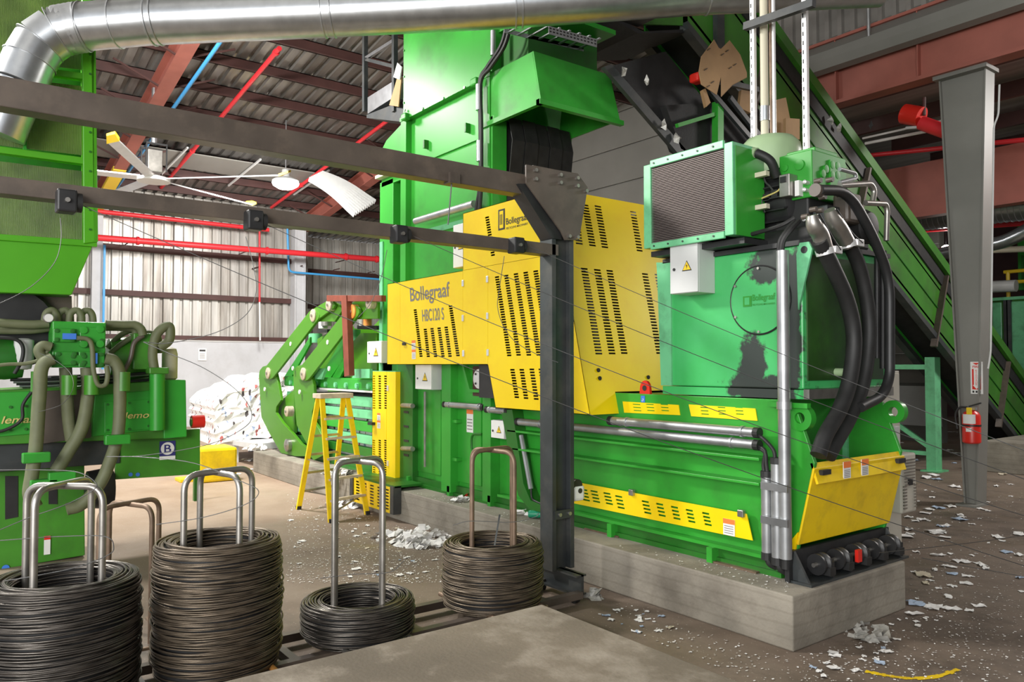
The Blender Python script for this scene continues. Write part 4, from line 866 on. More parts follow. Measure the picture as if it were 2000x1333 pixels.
q = PX(1630, 727, XT); MB().cyl(q, q + Vector((.14, 0, 0)), .035, 12).build('drain_stub', 'dome', hu, smooth=True)
MB().tube(spline([PY(1560, 432, 5.62), PY(1545, 448, 5.5), PY(1530, 470, 5.46), PY(1526, 495, 5.46)]), .022, 8).build('cable', 'rubber', hu, smooth=True)
MB().tube(spline([PY(1552, 432, 5.62), PY(1537, 450, 5.5), PY(1524, 470, 5.46), PY(1521, 495, 5.46)]), .020, 8).build('cable', 'rubber', hu, smooth=True)
MB().tube(spline([PY(1385, 478, 5.56), PY(1450, 462, 5.57), PY(1520, 442, 5.57), PY(1552, 425, 5.62)]), .018, 8).build('cable', 'rubber', hu, smooth=True)

# ---- small electrical boxes (things of their own)
def ebox(px0, py0, px1, py1, y, d, lab, m_='cabinet_grey', tri=None, lock=None, side='white'):
    a = PY(px0, py1, y); b_ = PY(px1, py0, y); zc0 = PY(px0, py1, y).z; zc1 = PY(px0, py0, y).z
    e = empty('electrical_box', (a.x, y, zc0), lab, 'electrical box', 'electrical boxes on the press')
    MB().box(a.x, b_.x, y + .02, y + d, zc0, zc1).build('housing', m_, e, bevel=.004)
    MB().box(a.x, b_.x, y, y + .018, zc0 + .004, zc1 - .004).build('door', m_ if side is None else side, e, bevel=.004)
    w_ = b_.x - a.x; cx = a.x + w_ * .62; cz = zc0 + (zc1 - zc0) * .5; s_ = tri or w_ * .28
    t = MB().prism([(cx - s_, y - .002, cz - s_ * .8), (cx + s_, y - .002, cz - s_ * .8), (cx, y - .002, cz + s_ * .9)], (0, .002, 0)).build('warning_triangle', 'text_black', e)
    s2 = s_ * .8; MB().prism([(cx - s2, y - .004, cz - s2 * .8 + .0), (cx + s2, y - .004, cz - s2 * .8), (cx, y - .004, cz + s2 * .85)], (0, .002, 0)).build('triangle_field', 'warn_yellow', t)
    s3 = s_ * .5; MB().prism([(cx, y - .006, cz + s3 * .7), (cx - s3 * .35, y - .006, cz - s3 * .1), (cx + s3 * .05, y - .006, cz - s3 * .05), (cx - s3 * .1, y - .006, cz - s3 * .95), (cx + s3 * .4, y - .006, cz + s3 * .15), (cx, y - .006, cz + .1 * s3)], (0, .002, 0)).build('bolt_symbol', 'text_black', t)
    lx = a.x + w_ * .16; MB().cyl((lx, y - .008, cz - .02), (lx, y, cz - .02), .014, 10).build('door_lock', 'black', e)
    return e
ebox(1309, 472, 1362, 575, 5.36, .24, 'light grey electrical box under the radiator beside the tank', side='cabinet_grey', tri=.055)
ebox(885, 440, 910, 524, 5.42, .18, 'white electrical box half hidden behind the upper yellow cover', tri=.07)
ebox(811, 712, 842, 760, 5.34, .26, 'pale electrical box hanging below the yellow lettered cover', tri=.07)
ebox(959, 820, 984, 855, 5.45, .15, 'small white electrical box beside the kneed green plate', tri=.05)
ebox(717, 667, 745, 709, 5.36, .22, 'white electrical box above the yellow guard column', tri=.08)
q = PY(836, 722, 5.33); 

# ================================================================== FEED CHUTE TOWER
ct = empty('feed_chute', (-9, 6.3, 2.4), 'tall green feed chute tower rising above the yellow covers', 'feed chute')
TX0, TX1 = -10.17, -7.86
MB().box(TX0, TX1, YS, YB, 5.86, 8.3).build('upper_chute', G, ct, bevel=.01)
MB().box(TX0 + .12, TX1 - .25, YS + .07, YB, 2.4, 5.86).build('lower_chute', G, ct)
MB().box(TX0 - .05, TX1, YS - .03, YB, 5.82, 5.88).build('seam_flange', G, ct)
MB().box(TX0 - .03, TX0 + .13, YS - .02, YS + .25, 2.4, 5.82).build('corner_post', 'green', ct)
MB().box(TX1 - .30, TX1 - .02, YS - .02, YS + .10, 3.3, 5.82).build('corner_post', 'green', ct)
fp = [PY(a, b, 5.58) for a, b in ((747, 265), (770, 245), (790, 235), (790, 300), (745, 300))]
MB().prism([(-10.85, YS, 4.95), (-10.85, YS, 5.55), (-10.70, YS, 5.66), (-10.2, YS, 5.80), (-10.2, YS, 4.95)], (0, .04, 0)).build('wing_plate', G, ct)
a = PY(742, 352, YS); b_ = PY(768, 352, YS)
MB().box(a.x, b_.x, YS, YS + .35, 1.86, PY(755, 352, YS).z).build('side_post', G, ct, bevel=.01)
MB().box(a.x + .04, a.x + .14, YS - .02, YS, 1.86, PY(755, 470, YS).z).build('side_post_rib', 'mint', ct)
q = PY(762, 340, 5.58); MB().box(q.x - .35, q.x + .15, YS - .1, YS + .3, q.z - .02, q.z + .03).build('ledge', 'tan_box', ct)
p1, p2 = PY(790, 355, 5.58), PY(880, 340, 5.58)
MB().box(TX0 + .15, TX1 - .28, YS + .04, YS + .07, 5.10, 5.16).build('cross_bead', G, ct)
MB().box(TX0 + .15, TX1 - .28, YS + .03, YS + .07, 4.02, 4.10).build('cross_bead', 'mint', ct)
for px, py in ((833, 282), (914, 250)): q = PY(px, py, YS + .05); MB().box(q.x - .02, q.x + .02, YS + .0, YS + .07, q.z - .06, q.z + .06).build('panel_lug', 'green_dark', ct)
for px, py in ((791, 215), (826, 212), (866, 192), (908, 171)): q = PY(px, py, YS - .03); MB().cyl(q, q + Vector((0, -.015, 0)), .02, 8).build('flange_bolt', 'steel', ct)
for k in range(5): MB().cyl((TX0 + .03, YS, 6.1 + k * .4), (TX0 + .03, YS - .012, 6.1 + k * .4), .016, 8).build('flange_bolt', 'green_dark', ct)
for px, py in ((930, 160), (793, 228)): q = PY(px, py, YS - .05); MB().box(q.x - .08, q.x + .06, YS - .1, YS, q.z - .05, q.z + .05).build('lifting_eye', G, ct, bevel=.02)
# conduit down the front of the tower
zt = 6.9
cd = MB().tube([PY(936, 165, 5.5), PY(936, 215, 5.5)], .045, 12).build('conduit', 'galv', ct, smooth=True)
for (ya, yb) in ((275, 315), (352, 372)): MB().tube([PY(937, ya, 5.5), PY(937, yb, 5.5)], .045, 12).build('conduit', 'galv', ct, smooth=True)
for off in (0, 7):
    MB().tube(spline([PY(990 + off, 50, 5.5), PY(978 + off, 90, 5.5), PY(952 + off, 130, 5.5), PY(937 + off * .3, 160, 5.5), PY(938 + off * .3, 240, 5.5), PY(938 + off * .3, 350, 5.5), PY(930 + off, 410, 5.5)]), .026, 8).build('cable', 'rubber', ct, smooth=True)
MB().tube([PY(963, 60, 5.53), PY(963, 108, 5.53)], .035, 10).build('conduit', 'galv_pipe', ct, smooth=True)
A, B = PY(812, 432, 5.5), PY(926, 398, 5.5); B.z = A.z
MB().tube([A, B], .05, 12).build('conduit', 'galv_pipe', ct, smooth=True)
# hood on the end of the tower
def P6(px, py): return PY(px, py, YS)
hx0, hx1b, hx1t = -8.05, -6.89, -7.03
H0 = [Vector((hx0, YS, 5.22)), Vector((hx1b, YS, 5.24)), Vector((hx1t, YS, 5.84)), Vector((hx0 + .1, YS, 5.84))]
hd = MB().prism(H0, (0, .02, 0)).build('hood_side', G, ct)
MB().prism([p + Vector((0, 1.27, 0)) for p in H0], (0, .02, 0)).build('hood_side', G, ct)
MB().prism([(hx1b, YS, 5.24), (hx1b, 6.89, 5.24), (hx1t, 6.85, 5.86), (hx1t, YS, 5.86)], (.02, 0, 0)).build('hood_front', G, ct)
MB().box(hx0, hx1t, YS, 6.88, 5.84, 5.86).build('hood_top', G, ct)
MB().box(hx0 - .05, hx1b + .04, YS - .04, YS + .02, 5.18, 5.24).build('hood_rim', G, ct); MB().box(hx1b - .02, hx1b + .05, YS - .04, 6.93, 5.18, 5.24).build('hood_rim', G, ct)
# rubber curtain in the chute mouth
MB().box(-7.88, -7.84, YS, YS + .22, 4.0, 5.3).build('mouth_post', G, ct); MB().box(-7.88, -7.84, 6.80, 6.93, 3.9, 5.3).build('mouth_post', G, ct)
for k in range(5):
    y0 = 5.80 + k * .205; vs = []; bow = [(-7.76, 5.3), (-7.68, 5.0), (-7.74, 4.6), (-7.80, 4.2), (-7.80, 4.03)]
    mb = MB(); off = .02 * (k % 2)
    for (x, z) in bow: vs += [(x + off, y0 - .004, z), (x + off, y0 + .20, z), (x + off - .012, y0 + .20, z), (x + off - .012, y0 - .004, z)]
    fs = []
    for i in range(len(bow) - 1):
        for j in range(4): fs.append((i * 4 + j, i * 4 + (j + 1) % 4, i * 4 + 4 + (j + 1) % 4, i * 4 + 4 + j))
    fs += [(0, 1, 2, 3), (16, 17, 18, 19)]
    mb.add(vs, fs).build('rubber_flap', 'rubber', ct)
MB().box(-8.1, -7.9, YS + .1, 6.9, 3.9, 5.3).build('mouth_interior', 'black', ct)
MB().box(-7.9, -7.84, YS, 6.95, 3.5, 4.02).build('mouth_sill', G, ct)

# service platform with frame behind the tower's left
sp_ = empty('service_platform', PY(760, 215, 6.4), 'grey framed service platform high on the left of the chute', 'platform')
def sx(px, py, y=6.3): return PY(px, py, y)
for px in (713, 771): MB().bar(sx(px, 218), sx(px, 40), .08, .08).build('post', 'gantry_post', sp_)
MB().bar(sx(713, 115), sx(771, 78), .05, .06).build('rail', 'galv', sp_); MB().bar(sx(713, 115), sx(771, 130), .05, .06).build('rail', 'gantry_post', sp_)
MB().prism([sx(718, 190), sx(768, 158), sx(768, 190), sx(718, 222)], (0, .3, 0)).build('kick_panel', 'galv', sp_)
MB().prism([sx(716, 224), sx(790, 195), sx(790, 238), sx(716, 230)], (0, .5, 0)).build('platform_tray', 'gantry_post', sp_)
MB().prism([sx(760, 205, 6.2), sx(778, 208, 6.2), sx(784, 150, 6.2), sx(776, 150, 6.2)], (0, .02, 0)).build('cardboard_scrap', 'cardboard', label='brown cardboard scrap caught beside the service platform', cat='cardboard')
MB().prism([sx(768, 150, 6.15), sx(780, 155, 6.15), sx(784, 130, 6.15), sx(776, 122, 6.15)], (0, .02, 0)).build('paper_scrap', 'paper', label='white paper scrap caught high beside the service platform', cat='paper')

# ================================================================== FEED CONVEYOR
XC = -6.95; XD = -7.65
cvx = empty('feed_conveyor', (-7.5, 14, 0), 'steep green feed conveyor climbing from the right to the chute', 'conveyor')
def cz(y): return 7.36 - 0.582 * (y - 10.38)          # top edge line of the side
y0c, y1c = 8.2, 21.5
for x in (XC, XD):
    MB().prism([(x, y0c, cz(y0c) - .22), (x, y1c, cz(y1c) - .22), (x, y1c, cz(y1c) - 1.62), (x, y0c, cz(y0c) - 1.75)], (-.03, 0, 0)).build('side_panel', G if x == XD else 'green_shaded', cvx)
    MB().hexa([(x - .08, y0c, cz(y0c) - .20), (x + .1, y0c, cz(y0c) - .20), (x + .1, y0c, cz(y0c)), (x - .08, y0c, cz(y0c))], [(x - .08, y1c, cz(y1c) - .20), (x + .1, y1c, cz(y1c) - .20), (x + .1, y1c, cz(y1c)), (x - .08, y1c, cz(y1c))]).build('top_rail', 'green_shaded', cvx)
    MB().hexa([(x - .04, y0c, cz(y0c) - .50), (x + .03, y0c, cz(y0c) - .50), (x + .03, y0c, cz(y0c) - .22), (x - .04, y0c, cz(y0c) - .22)], [(x - .04, y1c, cz(y1c) - .50), (x + .03, y1c, cz(y1c) - .50), (x + .03, y1c, cz(y1c) - .22), (x - .04, y1c, cz(y1c) - .22)]).build('belt_edge', 'rubber', cvx)
    MB().hexa([(x - .06, y0c, cz(y0c) - 1.86), (x + .09, y0c, cz(y0c) - 1.86), (x + .09, y0c, cz(y0c) - 1.75), (x - .06, y0c, cz(y0c) - 1.75)], [(x - .06, y1c, cz(y1c) - 1.74), (x + .09, y1c, cz(y1c) - 1.74), (x + .09, y1c, cz(y1c) - 1.62), (x - .06, y1c, cz(y1c) - 1.62)]).build('bottom_rail', 'gantry_post', cvx)
MB().prism([(XC, y0c, cz(y0c) - 1.5), (XC, y1c, cz(y1c) - 1.4), (XD, y1c, cz(y1c) - 1.4), (XD, y0c, cz(y0c) - 1.5)], (0, 0, -.05)).build('return_belt', 'belt', cvx)
MB().prism([(XC, y0c, cz(y0c) - .6), (XC, y1c, cz(y1c) - .6), (XD, y1c, cz(y1c) - .6), (XD, y0c, cz(y0c) - .6)], (0, 0, -.04)).build('carrying_belt', 'belt', cvx)
MB().bar((XC + .01, 11, cz(11) - 1.05), (XC + .01, y1c, cz(y1c) - 1.05), .02, .015).build('panel_seam', 'green_dark', cvx)
for yy in (10.2, 13.0, 15.9, 18.8):
    MB().bar((XC + .05, yy, cz(yy) - .25), (XC + .05, yy - .55, cz(yy) - 1.65), .05, .12, (1, 0, 0)).build('side_brace', 'gantry', cvx)
# head section above the chute: guarded drive, black underside
MB().prism([(XC, 6.1, 8.9), (XC, 8.3, 8.9), (XC, 8.3, cz(8.3) - 1.7), (XC, 7.3, 6.62), (XC, 6.1, 6.75)], (-.03, 0, 0)).build('head_side', 'green_shaded', cvx)
MB().prism([(XC, 6.1, 6.72), (XC, 7.4, 6.55), (XC, 8.3, cz(8.3) - 1.75), (XC, 8.3, cz(8.3) - 1.80), (XC, 7.3, 6.50), (XC, 6.1, 6.67)], (-1.2, 0, 0)).build('head_underside', 'belt', cvx)
q = PX(1240, 70, XC + .3)
dr = MB().box(XC, XC + .35, 6.15, 7.05, 6.72, 7.25).build('drive_gearbox', 'black', cvx, bevel=.03)
MB().lathe((XC + .2, 7.05, 7.02), (0, 1, 0), [(.1, 0), (.17, 0), (.18, .05), (.18, .5), (.12, .55)], 16).build('drive_motor', 'black', cvx, smooth=True)
MB().box(XC, XC + .3, 6.1, 7.3, 6.58, 6.70).build('drive_base', 'black', cvx)
for yy in (7.62, 8.9): MB().bar((XC + .05, yy, 8.6), (XC + .05, yy + .02, cz(yy) - 1.7), .16, .08, (1, 0, 0)).build('side_brace', 'gantry_post', cvx)
# belt scraper tray hanging below: dark sloped chute plates
MB().prism([PX(1180, 130, -6.6), PX(1195, 125, -6.6), PX(1340, 292, -6.6), PX(1325, 300, -6.6)], (-.06, 0, 0)).build('spill_rail', 'gantry_post', cvx)
MB().prism([PX(1195, 128, -6.7), PX(1300, 100, -6.7), PX(1372, 190, -6.7), PX(1395, 225, -6.7), PX(1338, 290, -6.7)], (-.15, 0, 0)).build('spill_chute', 'belt', cvx)
MB().prism([PX(1300, 205, -6.6), PX(1395, 200, -6.6), PX(1500, 300, -6.6), PX(1480, 330, -6.6), PX(1400, 330, -6.6), PX(1330, 290, -6.6)], (-.2, 0, 0)).build('spill_chute', 'belt', cvx)
MB().bar(PX(1322, 245, -6.5), PX(1398, 222, -6.5), .05, .05).build('support_frame', G, cvx); MB().bar(PX(1402, 200, -6.5), PX(1402, 305, -6.5), .12, .10).build('support_frame', G, cvx)
for (a_, b2_) in (((1385, 175), (1500, 310)), ((1425, 190), (1510, 300)), ((1370, 150), (1480, 175))): MB().bar(PX(*a_, -6.45), PX(*b2_, -6.45), .05, .07).build('tension_bar', 'gantry_post', cvx)
q = PX(1362, 153, -6.4); MB().box(q.x - .08, q.x + .08, q.y - .08, q.y + .08, q.z - .06, q.z + .06).build('red_bearing', 'red', cvx, bevel=.03)
# cable tray above the hood
tr_ = empty('cable_tray', PY(1110, 70, 6.9), 'perforated silver cable tray above the green hood', 'cable tray')
ta = [PY(985, 55, 6.2), PY(1165, 85, 6.2)]; tb = [PY(1040, 42, 6.6), PY(1190, 72, 6.6)]
A = Vector((-7.4, 6.15, 6.45)); 
t0_, t1_ = PX(1000, 52, -7.6), PX(1165, 88, -7.0)
MB().prism([PX(1072, 50, -6.9), PX(1166, 76, -6.9), PX(1166, 92, -6.9), PX(1072, 66, -6.9)], (-.01, 0, 0)).build('tray_side', 'galv', tr_)
MB().prism([PX(985, 55, -7.3), PX(1140, 92, -7.3), PX(1140, 100, -7.3), PX(985, 63, -7.3)], (-.01, 0, 0)).build('tray_side', 'galv', tr_)
for k in range(8):
    t = (k + .5) / 8; a = PX(985 + 155 * t, 60 + 37 * t, -7.3); b_ = Vector((-6.9, a.y, a.z)); MB().bar(a, b_, .03, .015).build('tray_rung', 'galv', tr_)
for k in range(14):
    for r_ in range(2):
        t = (k + .5) / 14; p = PX(1072 + 94 * t, 54 + 26 * t + r_ * 6, -6.899); MB().box(-6.899, -6.896, p.y - .014, p.y + .014, p.z - .007, p.z + .007).build('tray_hole', 'black', tr_)
MB().hexa([Vector((-7.9, YS + .1, 6.40)), Vector((-7.0, YS + .1, 6.40)), Vector((-7.0, YS + .1, 6.46)), Vector((-7.9, YS + .1, 6.46))], [Vector((-7.9, 6.95, 6.40)), Vector((-7.0, 6.95, 6.40)), Vector((-7.0, 6.95, 6.46)), Vector((-7.9, 6.95, 6.46))]).build('chute_ledge', G, ct)
MB().box(-7.86, -7.3, YS + .15, 6.9, 5.86, 6.40).build('chute_neck', 'green_dark', ct)

# cardboard caught on the conveyor
cbx = -6.3
cb = MB().prism([PX(a, b, cbx) for a, b in ((1365, 140), (1370, 110), (1395, 77), (1404, 93), (1408, 95), (1408, 150), (1400, 185), (1390, 178), (1370, 165))], (-.008, 0, 0)).build('cardboard_sheet', 'cardboard', label='flattened brown cardboard sheet with slots stuck on the conveyor', cat='cardboard')
MB().prism([PX(a, b, cbx) for a, b in ((1408, 95), (1425, 78), (1445, 105), (1458, 140), (1458, 150), (1430, 165), (1408, 188), (1408, 150))], (-.008, .02, 0)).build('second_flap', 'cardboard', cb)
for (px, py) in ((1384, 96), (1411, 106), (1420, 99), (1426, 132), (1435, 126), (1378, 135), (1391, 160), (1383, 168)):
    q = PX(px, py, cbx + .004); MB().bar(q - Vector((0, .03, .02)), q + Vector((0, .03, .02)), .006, .02, (1, 0, 0)).build('die_cut_slot', 'text_black', cb)
for lab, pts, x_ in (('brown cardboard strip dangling below the conveyor cardboard sheet', ((1372, 175), (1378, 172), (1388, 200), (1380, 208)), -6.35),
                     ('crumpled brown box piece behind the hanging conduits', ((1515, 195), (1535, 190), (1545, 240), (1560, 245), (1560, 270), (1515, 268)), -6.6),
                     ('brown cardboard piece on the conveyor left of the conduits', ((1448, 175), (1466, 178), (1466, 220), (1444, 210)), -6.6),
                     ('folded brown carton right of the hanging conduits', ((1535, 230), (1562, 232), (1562, 272), (1535, 270)), -6.4)):
    MB().prism([PX(a, b, x_) for a, b in pts], (-.06, .02, 0)).build('cardboard_scrap', 'cardboard', label=lab, cat='cardboard', group='cardboard caught on the conveyor')
for k, (px, py) in enumerate(((1262, 158), (1296, 245), (1322, 270), (1218, 140), (1700, 245), (1622, 235), (1638, 250))):
    q = PX(px, py, -6.55 if px < 1500 else -6.85); mb = MB(); nrm = Vector((1, 0, .2))
    pts = [q + Vector((random.uniform(-.04, .06), math.cos(t) * random.uniform(.02, .07), math.sin(t) * random.uniform(.03, .10))) for t in [j * math.pi / 4 for j in range(8)]]
    mb.add([q + Vector((.05, 0, 0))] + pts + [q - Vector((.03, 0, 0))], [(0, j + 1, (j + 1) % 8 + 1) for j in range(8)] + [(9, (j + 1) % 8 + 1, j + 1) for j in range(8)])
    mb.build('plastic_film_scrap', 'plastic_film' if k != 4 else 'gantry_post', label=('pale film scrap snagged high on the dark spill rail', 'pale film bunch midway down the dark spill rail', 'pale film bunch at the lower end of the spill rail', 'small pale film shred at the top of the spill rail', 'grey plate hanging on the conveyor side', 'pale film scrap snagged on the conveyor top rail', 'pale film scrap just below another on the conveyor rail')[k], cat='plastic film', group='film scraps snagged on the conveyor')

# hanging struts and conduits above the power unit
for k, (px, x_, yy) in enumerate(((1470, None, 6.3), (1572, None, 6.3))):
    b_ = PY(px, 275, yy); zt = 9.5
    st_ = empty('hanging_strut', (b_.x, yy, b_.z - .1), ('slotted white steel strut hanging left of the conduits', 'slotted white steel strut hanging right of the conduits')[k], 'strut')
    MB().box(b_.x - .02, b_.x + .025, yy, yy + .04, b_.z - .1, zt).build('channel', 'alu', st_)
    for j in range(60): MB().box(b_.x - .012, b_.x + .0, yy - .002, yy, b_.z - .05 + j * .085, b_.z - .01 + j * .085).build('slot', 'black', st_)
for k, (px, r, m_) in enumerate(((1494, .038, 'tan_box'), (1507, .015, 'rust_tube'), (1513, .018, 'alu'))):
    b_ = PY(px, 275, 6.35); p_ = MB().tube([Vector((b_.x, 6.35, 3.9)), Vector((b_.x, 6.35, 10.4))], r, 10).build('vertical_conduit', m_, smooth=True, label=('thick cream conduit rising between the slotted struts', 'thin brown conduit between the slotted struts', 'thin bright conduit nearest the right strut')[k], cat='conduit', group='conduits rising above the power unit')
    if k == 0: q = PY(1494, 222, 6.35); MB().cyl(q - Vector((0, 0, .07)), q + Vector((0, 0, .07)), r * 1.25, 10).build('coupling', 'galv', p_, smooth=True)
a = PY(1455, 52, 6.2); b_ = PY(1590, 5, 6.2)
MB().bar(a, b_, .06, .07).build('strut_crossbar', 'gantry_post', label='dark crossbar bolted across the hanging struts', cat='strut')

# ================================================================== SILVER DUCT
du = empty('silver_duct', (-7, 3, 5.2), 'big silver round duct running overhead and bending down at the left', 'duct')
dd = 7.9; DR = .235
path_px = [(1720, -32, 8.2), (1380, -18, 8.1), (1005, 8, 8.0), (640, 26, 7.95), (290, 41, 7.9), (160, 52, 7.85)]
pts = [PD(a, b, d) for a, b, d in path_px]
for i in range(len(pts) - 1): 
    sg_ = MB().tube([pts[i], pts[i + 1]], DR, 32).build('duct_length', 'galv', du, smooth=True)
elb = [PD(160, 52, 7.85), PD(112, 62, 7.8), PD(78, 85, 7.75), PD(58, 118, 7.7), PD(38, 165, 7.65)]
for i in range(4): MB().tube([elb[i], elb[i + 1]], DR * 1.01, 32).build('elbow_segment', 'galv', du, smooth=True)
MB().tube([elb[-1], PD(-2, 262, 7.6)], DR * .97, 32).build('duct_length', 'galv', du, smooth=True)
def ring_at(p, d, r, w=.012):
    MB().lathe(p, d, [(r * .95, -w), (r * 1.05, -w * .5), (r * 1.05, w * .5), (r * .95, w)], 32).build('joint_ring', 'galv_pipe', du, smooth=True)
for (px, py, d) in ((165, 52, 7.85), (228, 46, 7.88), (296, 41, 7.9), (308, 40, 7.9), (632, 26, 7.95), (650, 25, 7.95), (1005, 8, 8.0), (1018, 7, 8.0), (1380, -18, 8.1)): ring_at(PD(px, py, d), pts[0] - pts[-1], DR)
for i in (1, 2, 3, 4): ring_at(elb[i], elb[min(i + 1, 4)] - elb[i - 1], DR * 1.01, .008)
mb = MB(); a, b_ = PD(118, 60, 7.82), PD(162, 52, 7.85); rs = []
P_ = [a.lerp(b_, k / 9) for k in range(10)]; mb.tube(P_, [DR * (1.03 + .02 * (k % 2)) for k in range(10)], 24).build('foil_tape_wrap', 'galv_pipe', du, smooth=True)
for px in (520, 1200): q = PD(px, 15, 8.0); MB().tube([q + Vector((0, 0, DR)), q + Vector((0, 0, 3.5))], .012, 6).build('hanger_rod', 'galv_pipe', du)

# ================================================================== LEFT GREEN MACHINE
XL = -9.3
lm = empty('hydraulic_press', (-9.6, 1.2, 0), 'older green hydraulic press at left with glazed hopper and hoses', 'press')
def lx(px, py, x=XL): return PX(px, py, x)
GO = 'green_left'
def face(pix, x, d, nm, m_, bev=0.0): return MB().prism([lx(a, b, x) for a, b in pix], (-d, 0, 0)).build(nm, m_, lm, bevel=bev)
# glazed hopper housing: posts, rails and ribbed guard sheets
face([(160, -20), (186, -20), (192, 472), (163, 476)], -9.2, .12, 'corner_post', 'lime', .01)
MB().prism([lx(183, -20, -9.2), lx(190, 472, -9.2), lx(190, 472, -9.2) + Vector((-1.6, 0, 0)), lx(183, -20, -9.2) + Vector((-1.6, 0, 0))], (0, -.03, 0)).build('hopper_side', 'lime', lm)
for k, (ya, yb) in enumerate(((-20, 118), (152, 285), (318, 470))):
    gs = face([(-40, ya - 8), (161, ya + 16), (162, yb + 18), (-40, yb - 6)], -9.28, .012, 'guard_sheet', 'guard_sheet')
for (ya, yb) in ((120, 132), (285, 298), (456, 478)):
    face([(-40, ya - 5), (163, ya + 22), (163, yb + 22), (-40, yb - 5)] if ya < 400 else [(-40, ya - 2), (190, ya + 14), (190, yb + 4), (-40, yb - 12)], -9.22, .10, 'hopper_rail', 'lime', .006)
face([(46, 230), (52, 230), (52, 302), (46, 301)], -9.24, .06, 'hopper_mullion', 'green')
MB().prism([lx(-40, 40, -9.9), lx(160, 60, -9.9), lx(160, 470, -9.9), lx(-40, 460, -9.9)], (-.02, 0, 0)).build('hopper_interior_back', 'green_dark', lm)
for k in range(12): q = lx(176, 30 + k * 38, -9.195); MB().cyl(q, q + Vector((.01, 0, 0)), .012, 6).build('rivet', 'green_dark', lm)
# funnel
fu = MB().hexa([lx(-40, 466, -9.25), lx(182, 478, -9.25), lx(140, 576, -9.25), lx(-40, 570, -9.25)], [lx(-40, 466, -9.25) + Vector((-1.5, 0, 0)), lx(182, 478, -9.25) + Vector((-1.5, 0, 0)), lx(140, 576, -9.25) + Vector((-1.5, 0, 0)), lx(-40, 570, -9.25) + Vector((-1.5, 0, 0))]).build('funnel', 'lime', lm, bevel=.01)
MB().prism([lx(-40, 572, -9.6), lx(140, 578, -9.6), lx(142, 640, -9.6), lx(-40, 640, -9.6)], (-1.0, 0, 0)).build('funnel_neck', 'gantry', lm)
MB().lathe(lx(20, 640, -9.5), (1, 0, 0), [(.05, -.1), (.42, -.1), (.44, 0), (.40, .06), (.05, .07)], 28).build('flywheel', 'black', lm, smooth=True)
# oil tank body with panels
face([(-40, 765), (362, 742), (365, 855), (-40, 870)], XL, .9, 'tank_body', GO, .01)
face([(-40, 768), (64, 764), (64, 848), (-40, 856)], XL + .02, .03, 'cover_plate', 'green', .008)
face([(185, 772), (300, 762), (300, 840), (180, 853)], XL + .02, .03, 'cover_plate', 'green', .008)
face([(204, 785), (295, 780), (296, 838), (204, 846)], XL + .03, .02, 'inspection_plate', 'green', .006)
face([(320, 742), (363, 742), (365, 853), (320, 857)], XL + .03, .05, 'corner_panel', 'green', .008)
face([(75, 764), (178, 760), (178, 855), (75, 868)], XL + .012, .02, 'cover_plate', 'gantry', .006)
for (px, py) in ((210, 790), (210, 840), (290, 785), (290, 832), (20, 795), (50, 793), (20, 840), (50, 838), (252, 787), (252, 838)): q = lx(px, py, XL + .02); MB().cyl(q, q + Vector((.02, 0, 0)), .015, 6).build('plate_bolt', 'green_dark', lm)
text('Bollemast', lx(-22, 830, XL + .06), (0, 1, 0), (0, 0, 1), .52, .09, 'chrome_yellow', lm, depth=.003) if False else None
text('lemast', lx(2, 828, XL + .03), (0, 1, 0), (0, .3, 1), .33, .075, 'chrome_yellow', lm, depth=.004)
text('lemo', lx(243, 818, XL + .05), (0, 1, 0), (0, .3, 1), .24, .07, 'chrome_yellow', lm, depth=.004)
# lower frame, end plate, foot
face([(-40, 870), (235, 856), (235, 905), (-40, 925)], XL - .1, .5, 'lower_frame', 'gantry_post', .01)
face([(225, 845), (391, 838), (391, 926), (225, 937)], XL - .12, .05, 'end_plate', GO, .006)
face([(-40, 925), (165, 908), (166, 1085), (-40, 1120)], XL - .45, .6, 'foot_frame', GO, .01)
face([(10, 930), (35, 930), (35, 1010), (10, 1015)], XL - .44, .02, 'foot_slot', 'black')
face([(95, 930), (112, 930), (112, 985), (95, 985)], XL - .44, .02, 'foot_slot', 'black')
q = lx(327, 876, XL - .115); bs = MB().box(q.x, q.x + .006, q.y - .085, q.y + .085, q.z - .085, q.z + .085).build('emblem_plate', 'navy', lm)
MB().lathe(q + Vector((.007, 0, .0)), (1, 0, 0), [(.01, 0), (.072, 0), (.072, .002)], 24).build('emblem_disc', 'white', bs)
text('B', q + Vector((.010, -.036, -.045)), (0, 1, 0), (0, 0, 1), .074, .09, 'navy', bs, depth=.002)
MB().box(q.x, q.x + .006, q.y - .085, q.y + .085, q.z - .125, q.z - .086).build('emblem_caption', 'white', bs)
for px in (255, 269): q = lx(px, 927, XL - .115); MB().lathe(q, (1, 0, 0), [(.005, 0), (.022, 0), (.022, .004)], 14).build('round_blue_sticker', 'blue_label', lm)
q = lx(92, 1065, XL - .44); s_ = MB().box(q.x, q.x + .006, q.y - .03, q.y + .03, q.z - .10, q.z + .10).build('instruction_sticker', 'white', lm); MB().box(q.x + .006, q.x + .008, q.y - .03, q.y + .03, q.z + .06, q.z + .10).build('sticker_heading', 'red', s_)
q = lx(11, 1110, XL - .44); MB().lathe(q, (1, 0, 0), [(.005, 0), (.035, 0), (.035, .004)], 14).build('round_blue_sticker', 'blue_label', lm)
# red capped filler at the end
q = lx(372, 825, XL - .1); rc = MB().cyl(q, q + Vector((0, .12, 0)), .045, 14).build('filler_neck', GO, lm, smooth=True)
MB().cyl(lx(374, 824, XL - .1), lx(398, 823, XL - .1), .075, 18).build('red_cap', 'red', rc, smooth=True)
